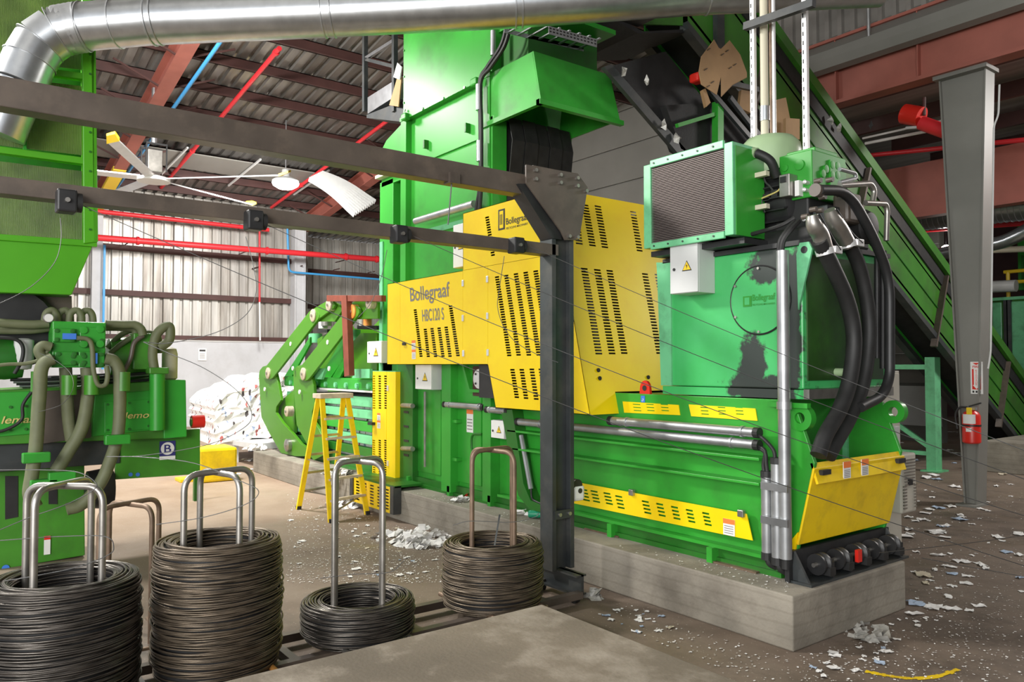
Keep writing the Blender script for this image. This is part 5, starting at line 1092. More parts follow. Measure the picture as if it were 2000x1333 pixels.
# glass filter canister
MB().lathe(lx(331, 742, XL - .2), (0, 0, 1), [(.06, 0), (.085, .02), (.085, .30), (.07, .36), (.02, .38)], 20).build('breather_canister', 'tan_box', lm, smooth=True)
# filter cylinder at front
q0, q1 = lx(307, 840, XL + .1), lx(307, 730, XL + .1); fc = MB().cyl(q0, q1, .08, 18).build('filter_cylinder', 'green', lm, smooth=True)
MB().box(q1.x - .1, q1.x + .1, q1.y - .10, q1.y + .10, q1.z, q1.z + .07).build('filter_head', GO, fc, bevel=.01)
# valve manifold
mx0, mx1 = lx(102, 680, XL + .3).y, lx(207, 680, XL + .3).y; mz0, mz1 = lx(150, 718, XL + .3).z, lx(150, 628, XL + .3).z
mn = MB().box(XL - .05, XL + .28, mx0, mx1, mz0, mz1).build('valve_manifold', 'green', lm, bevel=.012)
for (px, py, s2) in ((125, 655, .10), (180, 655, .12), (128, 700, .10), (178, 702, .12), (152, 702, .07)):
    q = lx(px, py, XL + .28); pb = MB().box(q.x, q.x + .04, q.y - s2, q.y + s2, q.z - s2 * .7, q.z + s2 * .7).build('valve_plate', 'green', mn, bevel=.01)
    for (dy, dz) in ((-.7, -.45), (.7, -.45), (-.7, .45), (.7, .45)):
        c_ = q + Vector((.04, dy * s2, dz * s2)); MB().lathe(c_, (1, 0, 0), [(.006, 0), (.022, 0), (.022, .016), (.010, .017)], 10).build('cap_screw', 'green_dark', pb)
for (px, py) in ((162, 645), (194, 643), (162, 672), (194, 672)): q = lx(px, py, XL + .29); MB().lathe(q, (1, 0, 0), [(.01, 0), (.038, 0), (.038, .05), (.018, .052)], 14).build('port_boss', 'green', mn, smooth=True)
for (px, py, w_, h_) in ((135, 657, .06, .03), (183, 700, .03, .055)): q = lx(px, py, XL + .33); MB().box(q.x, q.x + .03, q.y - w_, q.y + w_, q.z - h_, q.z + h_).build('blue_tag', 'blue_label', mn)
def lhose(pix, r, x=XL + .25, nm='hose', m_='olive_hose'): return MB().tube(spline([lx(a, b, x) if not isinstance(a, tuple) else None for a, b in pix], 7), r, 10).build(nm, m_, lm, smooth=True)
for k, px in enumerate((112, 138, 160, 182)): lhose([(px, 630), (px - 2, 615), (px - 10, 606), (px - 22, 612), (px - 26, 632)], .035, XL + .1 - .05 * (k % 2))
lhose([(95, 632), (60, 634), (20, 632), (-40, 628)], .045, XL + .1); lhose([(100, 640), (60, 645), (0, 645), (-40, 642)], .04, XL)
lhose([(207, 633), (240, 634), (262, 634), (275, 642), (279, 655)], .045, XL + .1); lhose([(207, 640), (245, 641), (262, 645), (266, 660)], .035, XL)
lhose([(302, 725), (298, 690), (305, 655), (322, 638), (332, 640), (330, 665), (310, 680)], .05, XL + .1)
lhose([(103, 700), (88, 708), (80, 725), (78, 760), (75, 800), (72, 850), (68, 890), (62, 930), (58, 965), (70, 990)], .064, XL + .35, 'thick_hose')
lhose([(205, 700), (222, 705), (232, 725), (234, 760), (234, 800), (230, 850), (215, 900), (195, 945), (160, 985), (130, 995)], .062, XL + .3, 'thick_hose')
lhose([(170, 718), (172, 760), (168, 800), (158, 840), (135, 880), (110, 920)], .064, XL + .22, 'thick_hose')
lhose([(128, 718), (130, 760), (134, 820), (140, 860)], .06, XL + .15, 'thick_hose')
lhose([(104, 705), (85, 700), (76, 685), (84, 675), (100, 678)], .05, XL + .3, 'hose')
lhose([(-40, 660), (10, 660), (35, 665), (45, 680), (42, 705), (28, 730)], .018, XL + .2, 'thin_hose', 'rubber'); lhose([(-40, 720), (10, 712), (50, 710), (80, 700), (103, 672)], .018, XL + .3, 'thin_hose')
lhose([(150, 660), (172, 663), (180, 680), (182, 720), (190, 750), (205, 752), (210, 735), (208, 715)], .024, XL + .36, 'thin_hose')
lhose([(215, 690), (240, 670), (265, 655), (290, 650), (310, 660), (312, 690)], .03, XL - .1, 'thin_hose'); lhose([(210, 680), (235, 655), (260, 645), (285, 648)], .03, XL - .2, 'thin_hose'); lhose([(240, 730), (255, 700), (262, 670), (280, 655)], .025, XL + .1, 'thin_hose', 'gantry')
lhose([(66, 760), (45, 790), (42, 820), (10, 840), (-30, 846)], .016, XL + .1, 'thin_hose', 'rubber')
for (px, py, m_) in ((72, 1, None),): pass
for (px, py) in ((70, 893), (228, 858), (85, 945), (120, 930)):
    q = lx(px, py, XL + .38); MB().box(q.x - .02, q.x + .08, q.y - .12, q.y + .12, q.z - .05, q.z + .05).build('hose_clamp_block', 'green', lm, bevel=.012)
for (px, py) in ((70, 745), (234, 745), (173, 752), (129, 752)): q = lx(px + 6, py, XL + .3); MB().cyl(q - Vector((0, 0, .1)), q + Vector((0, 0, .1)), .072, 14).build('hose_ferrule', GO, lm, smooth=True)
# second valve block and pump motor behind
q = lx(280, 690, XL - .05); MB().box(q.x - .15, q.x + .1, q.y - .12, q.y + .12, q.z - .18, q.z + .22).build('rear_valve_block', GO, lm, bevel=.01)
MB().lathe(lx(250, 700, XL - .3), (0, 1, 0), [(.05, -.2), (.22, -.2), (.25, 0), (.22, .2), (.05, .22)], 20).build('pump_motor', GO, lm, smooth=True)
MB().lathe(lx(10, 700, XL - .1), (0, 1, 0), [(.05, -.3), (.20, -.3), (.22, 0), (.20, .15), (.05, .18)], 20).build('pump_motor', 'green_dark', lm, smooth=True)
MB().lathe(lx(46, 722, XL + .05), (0, 0, 1), [(.03, 0), (.07, .01), (.09, .12), (.09, .3), (.04, .32)], 14).build('oil_glass', 'cabinet_grey', lm, smooth=True)
q = lx(95, 621, XL + .25); g_ = MB().lathe(q, (1, 0, 0), [(.02, -.03), (.05, -.03), (.05, 0), (.045, .005), (.01, .006)], 18).build('pressure_gauge', 'steel', lm, smooth=True); MB().cyl(q + Vector((.006, 0, 0)), q + Vector((.008, 0, 0)), .04, 18).build('gauge_face', 'white', g_)
MB().lathe(lx(190, 955, XL - .2), (0, 1, 0), [(.03, -.1), (.2, -.1), (.22, .05), (.2, .15), (.03, .16)], 18).build('dark_roller', 'black', lm, smooth=True)
face([(100, 735), (300, 725), (300, 745), (100, 760)], XL - .3, .4, 'pipe_tray', 'black')
for k in range(5): lhose([(20 + k * 6, 742 + k * 4), (110, 740 + k * 4), (200, 736 + k * 3), (290, 728 + k * 3)], .016, XL - .1 - k * .06, 'thin_hose', 'galv_pipe' if k % 2 else 'rubber')
p = MB().bar(PZ(383, 978, 0.0), PZ(383, 978, 0.0) + Vector((0, 0, .5)), .08, .08).build('support_leg', 'green_dark', label='short dark green post standing on the floor behind the second coil', cat='post')

# ================================================================== WIRE GANTRY AND COILS
XG = -5.54
gt = empty('wire_gantry', (XG, 2.5, 0), 'dark steel gantry with long overhead beams guiding the baling wire', 'gantry')
zb = 3.78; 
def gx(px, py): return PX(px, py, XG)
pz = .24
MB().box(XG - .10, XG + .08, 4.58, 4.63, pz, 3.40).box(XG - .10, XG + .08, 4.80, 4.85, pz, 3.40).box(XG - .02, XG + .02, 4.63, 4.80, pz, 3.40).build('post', 'gantry_post', gt, bevel=.004)
MB().box(XG - .09, XG + .06, -3.0, 4.70, 3.70, 3.885).build('top_beam', 'gantry', gt, bevel=.006)
MB().box(XG + .061, XG + .075, 4.36, 4.92, 3.72, 3.98).build('beam_splice', 'gantry', gt)
lo = gx(1085, 470).z
MB().box(XG - .06, XG + .08, -3.0, 4.66, 3.17, 3.275).build('guide_bar', 'gantry', gt, bevel=.004)
gpl = MB().prism([gx(a, b) + Vector((.10, 0, 0)) for a, b in ((1012, 326), (1112, 343), (1132, 370), (1115, 472), (1088, 472), (1080, 455), (1012, 362))], (.02, 0, 0)).build('gusset_plate', 'gantry', gt, bevel=.004)
MB().prism([gx(a, b) + Vector((-.08, 0, 0)) for a, b in ((1000, 362), (1020, 362), (1085, 455), (1085, 470), (1066, 468))], (.17, 0, 0)).build('gusset_brace', 'black', gt)
for (px, py) in ((1028, 338), (1028, 355), (1076, 347), (1076, 362), (1109, 353), (1109, 368), (1126, 378), (1093, 465), (1109, 467)):
    q = gx(px, py) + Vector((.12, 0, 0)); MB().cyl(q, q + Vector((.035, 0, 0)), .018, 8).build('bolt', 'steel', gpl)
for k, (px, py) in enumerate(((124, 400), (484, 436), (765, 462), (992, 483))):
    q = gx(px, py) + Vector((.12, 0, 0)); rb = MB().box(q.x - .06, q.x + .06, q.y - .055, q.y + .055, q.z - .07, q.z + .07).build('roller_box', 'black', gt, bevel=.012)
    MB().cyl(q + Vector((.06, 0, 0)), q + Vector((.08, 0, 0)), .015, 8).build('roller_pin', 'steel', rb)
    MB().cyl(q + Vector((0, .055, 0)), q + Vector((0, .085, 0)), .06, 14).build('roller_cheek', 'rubber', rb, smooth=True)
q = gx(878, 350) + Vector((.04, 0, 0)); br = MB().box(q.x - .05, q.x + .05, q.y - .05, q.y + .05, q.z - .05, q.z + .04).build('small_bracket', 'gantry', gt); MB().tube([q, gx(870, 440) + Vector((.04, 0, 0))], .006, 6).build('hanger_wire', 'wire_thin', br)
q = gx(1085, 998); MB().box(XG + .08, XG + .09, 4.6, 4.84, q.z - .06, q.z + .02).build('bolt_plate', 'gantry_post', gt)
for y in (4.66, 4.78): MB().cyl((XG + .09, y, q.z - .02), (XG + .105, y, q.z - .02), .018, 8).build('bolt', 'steel', gt)
# white reel brake on the post
q = PX(1122, 960, XG); rl = MB().box(XG - .03, XG + .05, 4.87, 5.02, q.z - .09, q.z + .06).build('reel_guard', 'white', gt, bevel=.03)
MB().cyl((XG + .05, 4.95, q.z + .01), (XG + .055, 4.95, q.z + .01), .025, 12).build('reel_hole', 'black', rl); MB().cyl((XG - .06, 4.93, q.z + .06), (XG + .04, 4.93, q.z + .06), .06, 16).build('reel_wheel', 'rubber', rl, smooth=True)
# base frame
for x in (-5.74, -5.21): MB().box(x - .035, x + .035, -2.5, 4.70, .045, .105).build('base_rail', 'gantry', gt)
MB().box(-5.78, -5.20, 4.70, 4.73, .07, .25).box(-5.78, -5.20, 4.64, 4.76, .235, .25).box(-5.78, -5.20, 4.64, 4.76, .07, .085).build('end_channel', 'gantry_post', gt)
for y in (.1, 1.1, 2.05, 3.05, 4.3): MB().box(-5.7, -5.25, y - .03, y + .03, .05, .10).build('cross_rail', 'gantry', gt)
for y in (.6, 2.95, 4.66):
    for x in (-5.72, -5.24): MB().cyl((x, y - .025, .045), (x, y + .025, .045), .045, 14).build('castor', 'rubber', gt, smooth=True)
XK = -5.40
def coil(px, ztop, od, brown, lab, seed, zb=.13):
    rnd = random.Random(seed); c_ = PX(px, 1000, XK); cy_ = c_.y
    R = od / 2; ri = R * .66; o = empty('wire_coil', (XK, cy_, zb), lab, 'wire coil', 'coils of baling wire on the gantry base')
    mb = MB()
    def ring(r, z, wr, tilt, ph, seg=64):
        pts = []; a2, p2 = rnd.uniform(.0, .012), rnd.uniform(0, 6.28); dx, dy = rnd.uniform(-.006, .006), rnd.uniform(-.006, .006)
        for k in range(seg):
            t = 2 * math.pi * k / seg; rr_ = r + a2 * math.sin(2 * t + p2) * .6
            pts.append((XK + dx + rr_ * math.cos(t), cy_ + dy + rr_ * math.sin(t), z + tilt * math.sin(t + ph) + .004 * math.sin(3 * t + p2)))
        mb.tube(pts, wr, 5, closed=True)
    z = zb
    while z < ztop - .015:
        prof_ = R - .02 * (abs((z - zb) / (ztop - zb) - .5) * 2) ** 4 + rnd.uniform(-.010, .012)
        ring(prof_, z, rnd.uniform(.0045, .0065), rnd.uniform(0, .014), rnd.uniform(0, 6.28)); z += rnd.uniform(.005, .0095)
    k = 0
    while ri + k * .0085 < R - .01:
        ring(ri + k * .0085, ztop - .012 + rnd.uniform(-.012, .008) - max(0, k * .0085 - (R - ri) * .75) * .5, rnd.uniform(.0055, .008), rnd.uniform(0, .012), rnd.uniform(0, 6.28)); k += 1
    z = max(zb, ztop - .35)
    while z < ztop - .02: ring(ri + rnd.uniform(-.01, .01), z, .008, rnd.uniform(0, .012), rnd.uniform(0, 6.28)); z += .018
    mb.build('wire_winding', 'wire_brown' if brown else 'wire', o, smooth='all')
    cr = MB(); seg = 40; vs = []
    for (r, z) in ((R - .02, zb), (R - .02, ztop - .03), (ri + .01, ztop - .03), (ri + .01, zb)): vs += [(XK + r * math.cos(2 * math.pi * k / seg), cy_ + r * math.sin(2 * math.pi * k / seg), z) for k in range(seg)]
    fs = [(i * seg + k, i * seg + (k + 1) % seg, ((i + 1) % 4) * seg + (k + 1) % seg, ((i + 1) % 4) * seg + k) for i in range(4) for k in range(seg)]
    cr.add(vs, fs).build('inner_windings', 'black', o, smooth=True)
    return cy_, ri
def stand(cx, cy_, zb, zt, half, rot, lab, m_='steel', r=.020, foot=None):
    o = empty('coil_stand', (cx, cy_, zb), lab, 'coil stand', 'tubular stands holding the wire coils')
    for k in range(2):
        a = rot + k * math.pi / 2; d = Vector((math.cos(a), math.sin(a), 0)) * half; c_ = Vector((cx, cy_, 0)); dz = Vector((0, 0, .012 * k))
        P = rounded([c_ - d + Vector((0, 0, zb)), c_ - d + Vector((0, 0, zt)) + dz, c_ + d + Vector((0, 0, zt)) + dz, c_ + d + Vector((0, 0, zb))], .11, 7)
        MB().tube(P, r, 12).build('hoop', m_, o, smooth=True)
    if foot:
        for s in (-1, 1):
            P = rounded([Vector((cx - foot, cy_ + s * foot * .55, zb)), Vector((cx + foot, cy_ + s * foot * .55, zb)), Vector((cx + foot, cy_ + s * foot * .2, zb))], .1)
            MB().tube(P, r, 10).build('foot_tube', 'rust_orange' if foot > .47 else m_, o, smooth=True)
        MB().tube([Vector((cx + foot * .9, cy_ - foot * .6, zb)), Vector((cx + foot * .9, cy_ + foot * .6, zb))], r, 10).build('foot_tube', 'rust_orange' if foot > .47 else m_, o, smooth=True)
    return o
specs = ((126, .866, .85, False, 'large grey wire coil cut off by the left frame edge', 'bent steel stand rising out of the leftmost wire coil'),
         (428, .975, .815, True, 'tallest brown wire coil, second from the left', 'bent steel stand rising out of the tallest wire coil'),
         (701, .39, .83, False, 'shallow dark wire coil, lowest of the four', 'tall bent steel stand in the shallow wire coil'),
         (962, .645, .845, True, 'brown wire coil beside the gantry post', 'bent steel stand in the coil beside the gantry post'))
for k, (px, zt, od, br_, l1, l2) in enumerate(specs):
    cy_, ri = coil(px, zt, od, br_, l1, 11 + k)
    stand(XK, cy_, .125, 1.41, .25, (math.radians(46.6), math.radians(14), math.radians(19), math.radians(11))[k], l2, 'steel' if k != 3 else 'rust_tube', .021, foot=(.46, .49, .45, .45)[k])
q = PX(255, 985, -6.7); stand(q.x, q.y, 0.0, q.z, .26, math.radians(25), 'empty rusty stand behind the leftmost wire coil', 'rust_tube', .02, foot=.4)
q = PX(970, 1040, XK); MB().bar(PX(966, 1066, XK + .28), PX(976, 1005, XK + .2), .014, .003).build('strap_end', 'gantry_post', label='flat dark strap end sticking up from the coil by the post', cat='strap')

# wires
def wire(pts, lab, r=.0028): return MB().tube(pts, r, 5).build('baling_wire', 'wire_thin', label=lab, cat='wire', group='loose baling wires')
ends = ((2040, 1118), (2040, 1020), (2040, 950), (2040, 895))
for k, (px, py) in enumerate(((126, 405), (486, 441), (768, 460), (998, 480))):
    a = gx(px, py) + Vector((.12, .09, 0)); e_ = PD(*ends[k], 5.0); n = 16
    P = [a.lerp(e_, t / n) - Vector((0, 0, (.10, .10, .05, .03)[k] * 4 * (t / n) * (1 - t / n))) for t in range(n + 1)]
    wire(P, ('long taut wire from the leftmost roller box, lowest across the press', 'long taut wire from the second roller box across the press', 'long taut wire from the third roller box across the press', 'long taut wire from the roller box by the post, highest on the tank')[k])
def wpx(pts, d, lab): wire(spline([PD(a, b, dd_) for (a, b), dd_ in zip(pts, d)], 8), lab)
wpx([(118, 425), (119, 470), (105, 515), (60, 560), (0, 592), (-30, 600)], [5.0] * 6, 'wire looping down from the leftmost roller box past the funnel')
wpx([(480, 462), (495, 520), (500, 570), (480, 615), (420, 650), (330, 670), (280, 668)], [5.4] * 7, 'wire looping down from the second roller box')
wpx([(280, 668), (330, 690), (400, 720), (465, 765), (492, 810), (470, 840), (400, 870), (280, 890), (208, 892)], [5.2] * 9, 'wire loop hanging in front of the white paper bale')
wpx([(208, 892), (280, 893), (380, 905), (470, 940), (505, 960), (480, 985), (400, 1010), (305, 1025)], [5.0] * 8, 'wire loop resting above the tallest coil')
wpx([(756, 488), (745, 540), (725, 590), (700, 620)], [6.0] * 4, 'wire hanging from the third roller box')
wpx([(985, 500), (976, 560), (972, 600), (985, 640), (1010, 670), (1055, 695), (1090, 708)], [6.1] * 7, 'wire looping across the vented yellow cover')
wpx([(0, 918), (90, 918), (150, 922), (182, 938), (185, 955), (130, 985), (60, 1010), (0, 1035)], [4.6] * 8, 'wire curling over the leftmost coil stand')
wpx([(10, 1135), (70, 1125), (150, 1108), (210, 1085), (222, 1068), (205, 1048), (120, 1048), (0, 1056)], [4.5] * 8, 'wire curl lying on the leftmost coil')
wpx([(78, 690), (110, 705), (138, 730), (142, 760), (120, 790), (75, 805)], [7.5] * 6, 'pale wire curl in front of the hoses')
wpx([(885, 1026), (920, 1018), (1000, 1020), (1045, 1010), (1052, 1002)], [6.0] * 5, 'thin wire end over the coil beside the post')
wpx([(625, 1130), (690, 1122), (760, 1118), (790, 1095)], [5.6] * 4, 'thin wire end over the shallow coil')
wpx([(1800, 1090), (1880, 1105), (2020, 1130)], [6.4] * 3, 'thin wire lying low at the right above the littered floor')
wpx([(1717, 1080), (1900, 1060), (2040, 1040)], [6.0, 6.4, 6.8], 'wire leaving the end pulleys towards the right')

# ================================================================== STEP LADDER
ld = empty('step_ladder', (-10.5, 4.7, 0), 'yellow fibreglass step ladder standing open beside the press', 'ladder')
Bf, Cf = PZ(646, 1021, 0), PZ(717, 1005, 0); Af = PZ(583, 995, 0); Df = Af + (Cf - Bf); zt = 1.68
mid = (Af + Bf + Cf + Df) / 4
def top(f, s): return Vector((mid.x + (f.x - mid.x) * s, mid.y + (f.y - mid.y) * .62, zt))
rails = {}
for k, (f, s) in enumerate(((Af, .12), (Bf, .12), (Cf, .12), (Df, .12))):
    t = top(f, s); rails[k] = (f, t); MB().bar(f, t, .035, .075, (0, 1, 0)).build('rail', 'yellow_worn', ld, bevel=.004)
    MB().box(f.x - .04, f.x + .04, f.y - .03, f.y + .03, 0, .05).build('foot', 'rubber', ld)
tp = top(Bf, .12); MB().box(min(rails[k][1].x for k in rails) - .06, max(rails[k][1].x for k in rails) + .06, min(rails[k][1].y for k in rails) - .05, max(rails[k][1].y for k in rails) + .05, zt - .02, zt + .05).build('top_cap', 'timber', ld, bevel=.008)
for k in range(5):
    t = (k + 1) / 6 * .98; a = rails[1][0].lerp(rails[1][1], t); b_ = rails[2][0].lerp(rails[2][1], t)
    MB().bar(a, b_, .09, .03).build('step', 'timber', ld)
    a = rails[0][0].lerp(rails[0][1], t); b_ = rails[3][0].lerp(rails[3][1], t); MB().bar(a, b_, .03, .035).build('rear_rung', 'steel', ld)
for (i, j) in ((0, 1), (3, 2)): MB().bar(rails[i][0].lerp(rails[i][1], .45), rails[j][0].lerp(rails[j][1], .45), .012, .02).build('spreader', 'steel', ld)
MB().bar(rails[0][0].lerp(rails[0][1], .17), rails[3][0].lerp(rails[3][1], .06), .012, .02).build('knee_brace', 'steel', ld)
MB().bar(rails[1][0].lerp(rails[1][1], .06), rails[2][0].lerp(rails[2][1], .17), .012, .02).build('knee_brace', 'steel', ld)

# ================================================================== PAPER BALE, YELLOW BLOCK
x0, x1 = -19.2, -17.2
bl_ = MB(); n1, n2 = 14, 16; yb0, yb1 = PX(419, 800, x1).y, 6.9
def bz(y): return 1.42 + .42 * min(1, max(0, (y - yb0) / 1.0)) ** .7
rnd = random.Random(3); V = []; 
grid = []
for i in range(n1 + 1):
    for j in range(n2 + 1):
        y = yb0 + (yb1 - yb0) * i / n1; z = .58 - .18 * (1 - i / n1) + (bz(y) - .5) * j / n2
        grid.append(Vector((x1 + rnd.uniform(-.05, .05), y + rnd.uniform(-.04, .04), z + rnd.uniform(-.04, .04))))
fs = [(i * (n2 + 1) + j, (i + 1) * (n2 + 1) + j, (i + 1) * (n2 + 1) + j + 1, i * (n2 + 1) + j + 1) for i in range(n1) for j in range(n2)]
m_ = len(grid); back_ = [g + Vector((x0 - x1, 0, .05)) for g in grid]; fs += [tuple(m_ + k for k in reversed(f)) for f in fs]
rim = [i * (n2 + 1) for i in range(n1 + 1)] + [n1 * (n2 + 1) + j for j in range(1, n2 + 1)] + [i * (n2 + 1) + n2 for i in range(n1 - 1, -1, -1)] + [j for j in range(n2 - 1, 0, -1)]
for k in range(len(rim)): a, b_ = rim[k], rim[(k + 1) % len(rim)]; fs.append((a, b_, b_ + m_, a + m_))
bl_ = bl_.add(grid + back_, fs).build('paper_bale', 'bale_paper', label='big pressed bale of white paper beyond the press channel', cat='paper bale')
bt = empty('bale_table', (-17.6, 6, 0), 'low grey steel table under the paper bale', 'table')
MB().hexa([Vector((-19, 5.2, .36)), Vector((-15.8, 5.35, .40)), Vector((-15.8, 5.35, .52)), Vector((-19, 5.2, .42))], [Vector((-19, 6.9, .36)), Vector((-15.8, 6.9, .40)), Vector((-15.8, 6.9, .56)), Vector((-19, 6.9, .42))]).build('table_top', 'cabinet_grey', bt)
for (x, y) in ((-18.8, 5.3), (-17.2, 5.35), (-15.9, 5.4), (-18.8, 6.8), (-15.9, 6.8)): MB().box(x - .05, x + .05, y - .05, y + .05, 0, .40).build('table_leg', 'cabinet_grey', bt)
c0_ = PZ(412, 936, 0); MB().box(c0_.x - .25, c0_.x + .45, c0_.y - .35, c0_.y + .35, 0, .62).build('yellow_barrier_block', 'yellow_worn', bevel=.05, label='yellow painted concrete block on the floor behind the coils', cat='barrier')
c0_ = PZ(380, 938, 0); MB().box(c0_.x - .2, c0_.x + .2, c0_.y - .3, c0_.y + .1, 0, .06).build('yellow_wheel_stop', 'yellow_worn', bevel=.01, label='low yellow strip on the floor beside the yellow block', cat='wheel stop')

# ================================================================== RIGHT SIDE
co = empty('steel_column', (-5.1, 12.7, 0), 'tapered grey steel column at right holding the fire extinguisher', 'column')
def q7(px, py, y=12.7): p = PY(px, py, y); return p
W = [q7(1887, 985), q7(1910, 985), q7(1927, 165), q7(1838, 185)]
W[0].z = W[1].z = 0.02; W[2].z = W[3].z = 6.64
MB().prism(W, (0, .02, 0)).build('web', 'grey_column', co)
for (a, b_) in ((W[0], W[3]), (W[1], W[2])):
    MB().hexa([a + Vector((-.012, -.05, 0)), a + Vector((.012, -.05, 0)), a + Vector((.012, .27, 0)), a + Vector((-.012, .27, 0))], [b_ + Vector((-.012, -.05, 0)), b_ + Vector((.012, -.05, 0)), b_ + Vector((.012, .27, 0)), b_ + Vector((-.012, .27, 0))]).build('flange', 'grey_column', co)
MB().box(W[0].x - .06, W[1].x + .06, 12.48, 12.92, 0, .03).build('base_plate', 'grey_column', co)
MB().box(W[3].x - .06, W[2].x + .06, 12.55, 13.0, 6.64, 6.70).build('cap_plate', 'grey_column', co)
MB().tube(rounded([PY(1952, 165, 12.52), PY(1950, 225, 12.52), PY(1941, 245, 12.52), PY(1935, 690, 12.52), PY(1930, 720, 12.52)], .1), .014, 8).build('conduit', 'cabinet_grey', co, smooth=True)
fe = empty('fire_extinguisher', PY(1900, 868, 12.5), 'red fire extinguisher hanging on the tapered grey column', 'fire extinguisher')
b0 = PY(1898, 866, 12.5); R_ = .125
zt_ = PY(1898, 806, 12.5).z
MB().lathe(b0, (0, 0, 1), [(.10, 0), (R_, .02), (R_, zt_ - b0.z - .05), (R_ * .8, zt_ - b0.z), (.05, zt_ - b0.z + .035), (.035, zt_ - b0.z + .05)], 24).build('cylinder', 'red', fe, smooth=True)
MB().box(b0.x - .04, b0.x + .07, 12.46, 12.54, zt_ + .04, zt_ + .08).build('valve_head', 'galv_pipe', fe)
MB().bar(Vector((b0.x - .03, 12.5, zt_ + .09)), Vector((b0.x + .14, 12.5, zt_ + .15)), .03, .02).build('lever', 'black', fe)
MB().tube(spline([Vector((b0.x - .03, 12.45, zt_ + .08)), Vector((b0.x - .13, 12.42, zt_ + .07)), Vector((b0.x - .19, 12.42, zt_ - .05)), Vector((b0.x - .17, 12.43, zt_ - .25))]), .016, 8).build('hose', 'rubber', fe, smooth=True)
MB().box(b0.x - .01, b0.x + .06, 12.36, 12.38, zt_ - .02, zt_ + .08).build('tag', 'warn_yellow', fe)
def arc_patch(c_, r, a0, a1, z0, z1, nm, m_, par):
    mb = MB(); n = 8; vs = []
    for k in range(n + 1): a = a0 + (a1 - a0) * k / n; vs += [(c_.x + r * math.cos(a), c_.y + r * math.sin(a), z0), (c_.x + r * math.cos(a), c_.y + r * math.sin(a), z1)]
    return mb.add(vs, [(2 * k, 2 * k + 2, 2 * k + 3, 2 * k + 1) for k in range(n)]).build(nm, m_, par)
arc_patch(b0, R_ + .003, -2.2, -.75, b0.z + .30, b0.z + .44, 'instruction_label', 'white', fe)
arc_patch(b0, R_ + .003, -1.8, -1.2, b0.z + .18, b0.z + .24, 'maker_label', 'white', fe)
MB().lathe(b0 + Vector((0, 0, .26)), (0, 0, 1), [(R_, 0), (R_ + .006, 0), (R_ + .006, .025), (R_, .025)], 24).build('strap', 'black', fe, smooth=True)
es = PY(1907, 738, 12.68); w2 = .085; h2 = .245
sg = MB().box(es.x - w2, es.x + w2, 12.685, 12.695, es.z - h2, es.z + h2).build('extinguisher_sign', 'white', label='tall red and white fire extinguisher arrow sign on the column', cat='sign')
rf = MB().box(es.x - w2 * .72, es.x + w2 * .72, 12.681, 12.684, es.z - h2 * .72, es.z + h2 * .55).build('red_field', 'red', sg)
MB().prism([(es.x - w2 * .42, 12.68, es.z + h2 * .55), (es.x + w2 * .42, 12.68, es.z + h2 * .55), (es.x + w2 * .42, 12.68, es.z - h2 * .45), (es.x + w2 * .62, 12.68, es.z - h2 * .45), (es.x, 12.68, es.z - h2 * .70), (es.x - w2 * .62, 12.68, es.z - h2 * .45), (es.x - w2 * .42, 12.68, es.z - h2 * .45)], (0, -.002, 0)).build('white_arrow', 'white', sg)
MB().prism([(es.x - w2 * .6, 12.68, es.z + h2 * .93), (es.x + w2 * .6, 12.68, es.z + h2 * .93), (es.x, 12.68, es.z + h2 * .80)], (0, -.002, 0)).build('red_marker', 'red', sg)
text('FIRE', (es.x - w2 * .6, 12.68, es.z + h2 * .62), (1, 0, 0), (0, 0, 1), w2 * 1.2, h2 * .14, 'red', sg)
for k, ch in enumerate('EXTINGUISHER'): text(ch, (es.x - (.012 if ch != 'I' else .004), 12.676, es.z + h2 * (.44 - .082 * k)), (1, 0, 0), (0, 0, 1), .024 if ch != 'I' else .008, h2 * .06, 'red', sg, depth=.001)
for k in range(3): MB().box(es.x - .06 + k * .045, es.x - .035 + k * .045, 12.681, 12.684, es.z - h2 * .93, es.z - h2 * .80).build('pictogram', 'text_black', sg)

# control cabinet with air conditioner behind the press end
cb_ = empty('control_cabinet', (-4.6, 8.2, 0), 'tall light control cabinet behind the press end', 'cabinet')
MB().box(-5.0, -4.25, 7.45, 8.62, .1, 2.08).build('housing', 'cabinet_beige', cb_, bevel=.008)
MB().box(-5.0, -4.3, 7.45, 8.62, 0, .1).build('plinth', 'cabinet_grey', cb_)
MB().box(-4.25, -4.235, 7.48, 8.59, .14, 2.05).build('door', 'cabinet_beige', cb_, bevel=.004)
q = PX(1748, 850, -4.23); MB().box(-4.235, -4.20, q.y - .05, q.y + .05, q.z - .12, q.z + .1).build('door_handle', 'cabinet_grey', cb_, bevel=.01)
MB().tube([(-4.4 + .04 * math.cos(t), 8.5, 2.13 + .04 * math.sin(t)) for t in [k * math.pi / 6 for k in range(12)]], .012, 6, closed=True).build('lifting_ring', 'steel', cb_)
acx = -3.93; ya, yb_ = PX(1761, 940, acx).y, PX(1790, 940, acx).y; za, zb2 = PX(1775, 1002, acx).z, PX(1775, 886, acx).z
ac = empty('cabinet_air_conditioner', (acx, ya, za), 'cream louvred cooling unit mounted on the control cabinet', 'air conditioner')
MB().box(-4.24, acx, ya, yb_, za, zb2).build('housing', 'cabinet_beige', ac, bevel=.02)
for k in range(9): z = zb2 - .07 - k * .032; MB().box(acx, acx + .012, ya + .03 + .004 * k, yb_ - .03 - .004 * k, z, z + .014).build('louvre', 'steel', ac)
for k in range(8): z = za + .05 + k * .032; MB().box(acx, acx + .012, ya + .02, ya + .09, z, z + .014).build('louvre', 'steel', ac); MB().box(acx, acx + .012, yb_ - .07, yb_ - .02, z, z + .014).build('louvre', 'steel', ac)
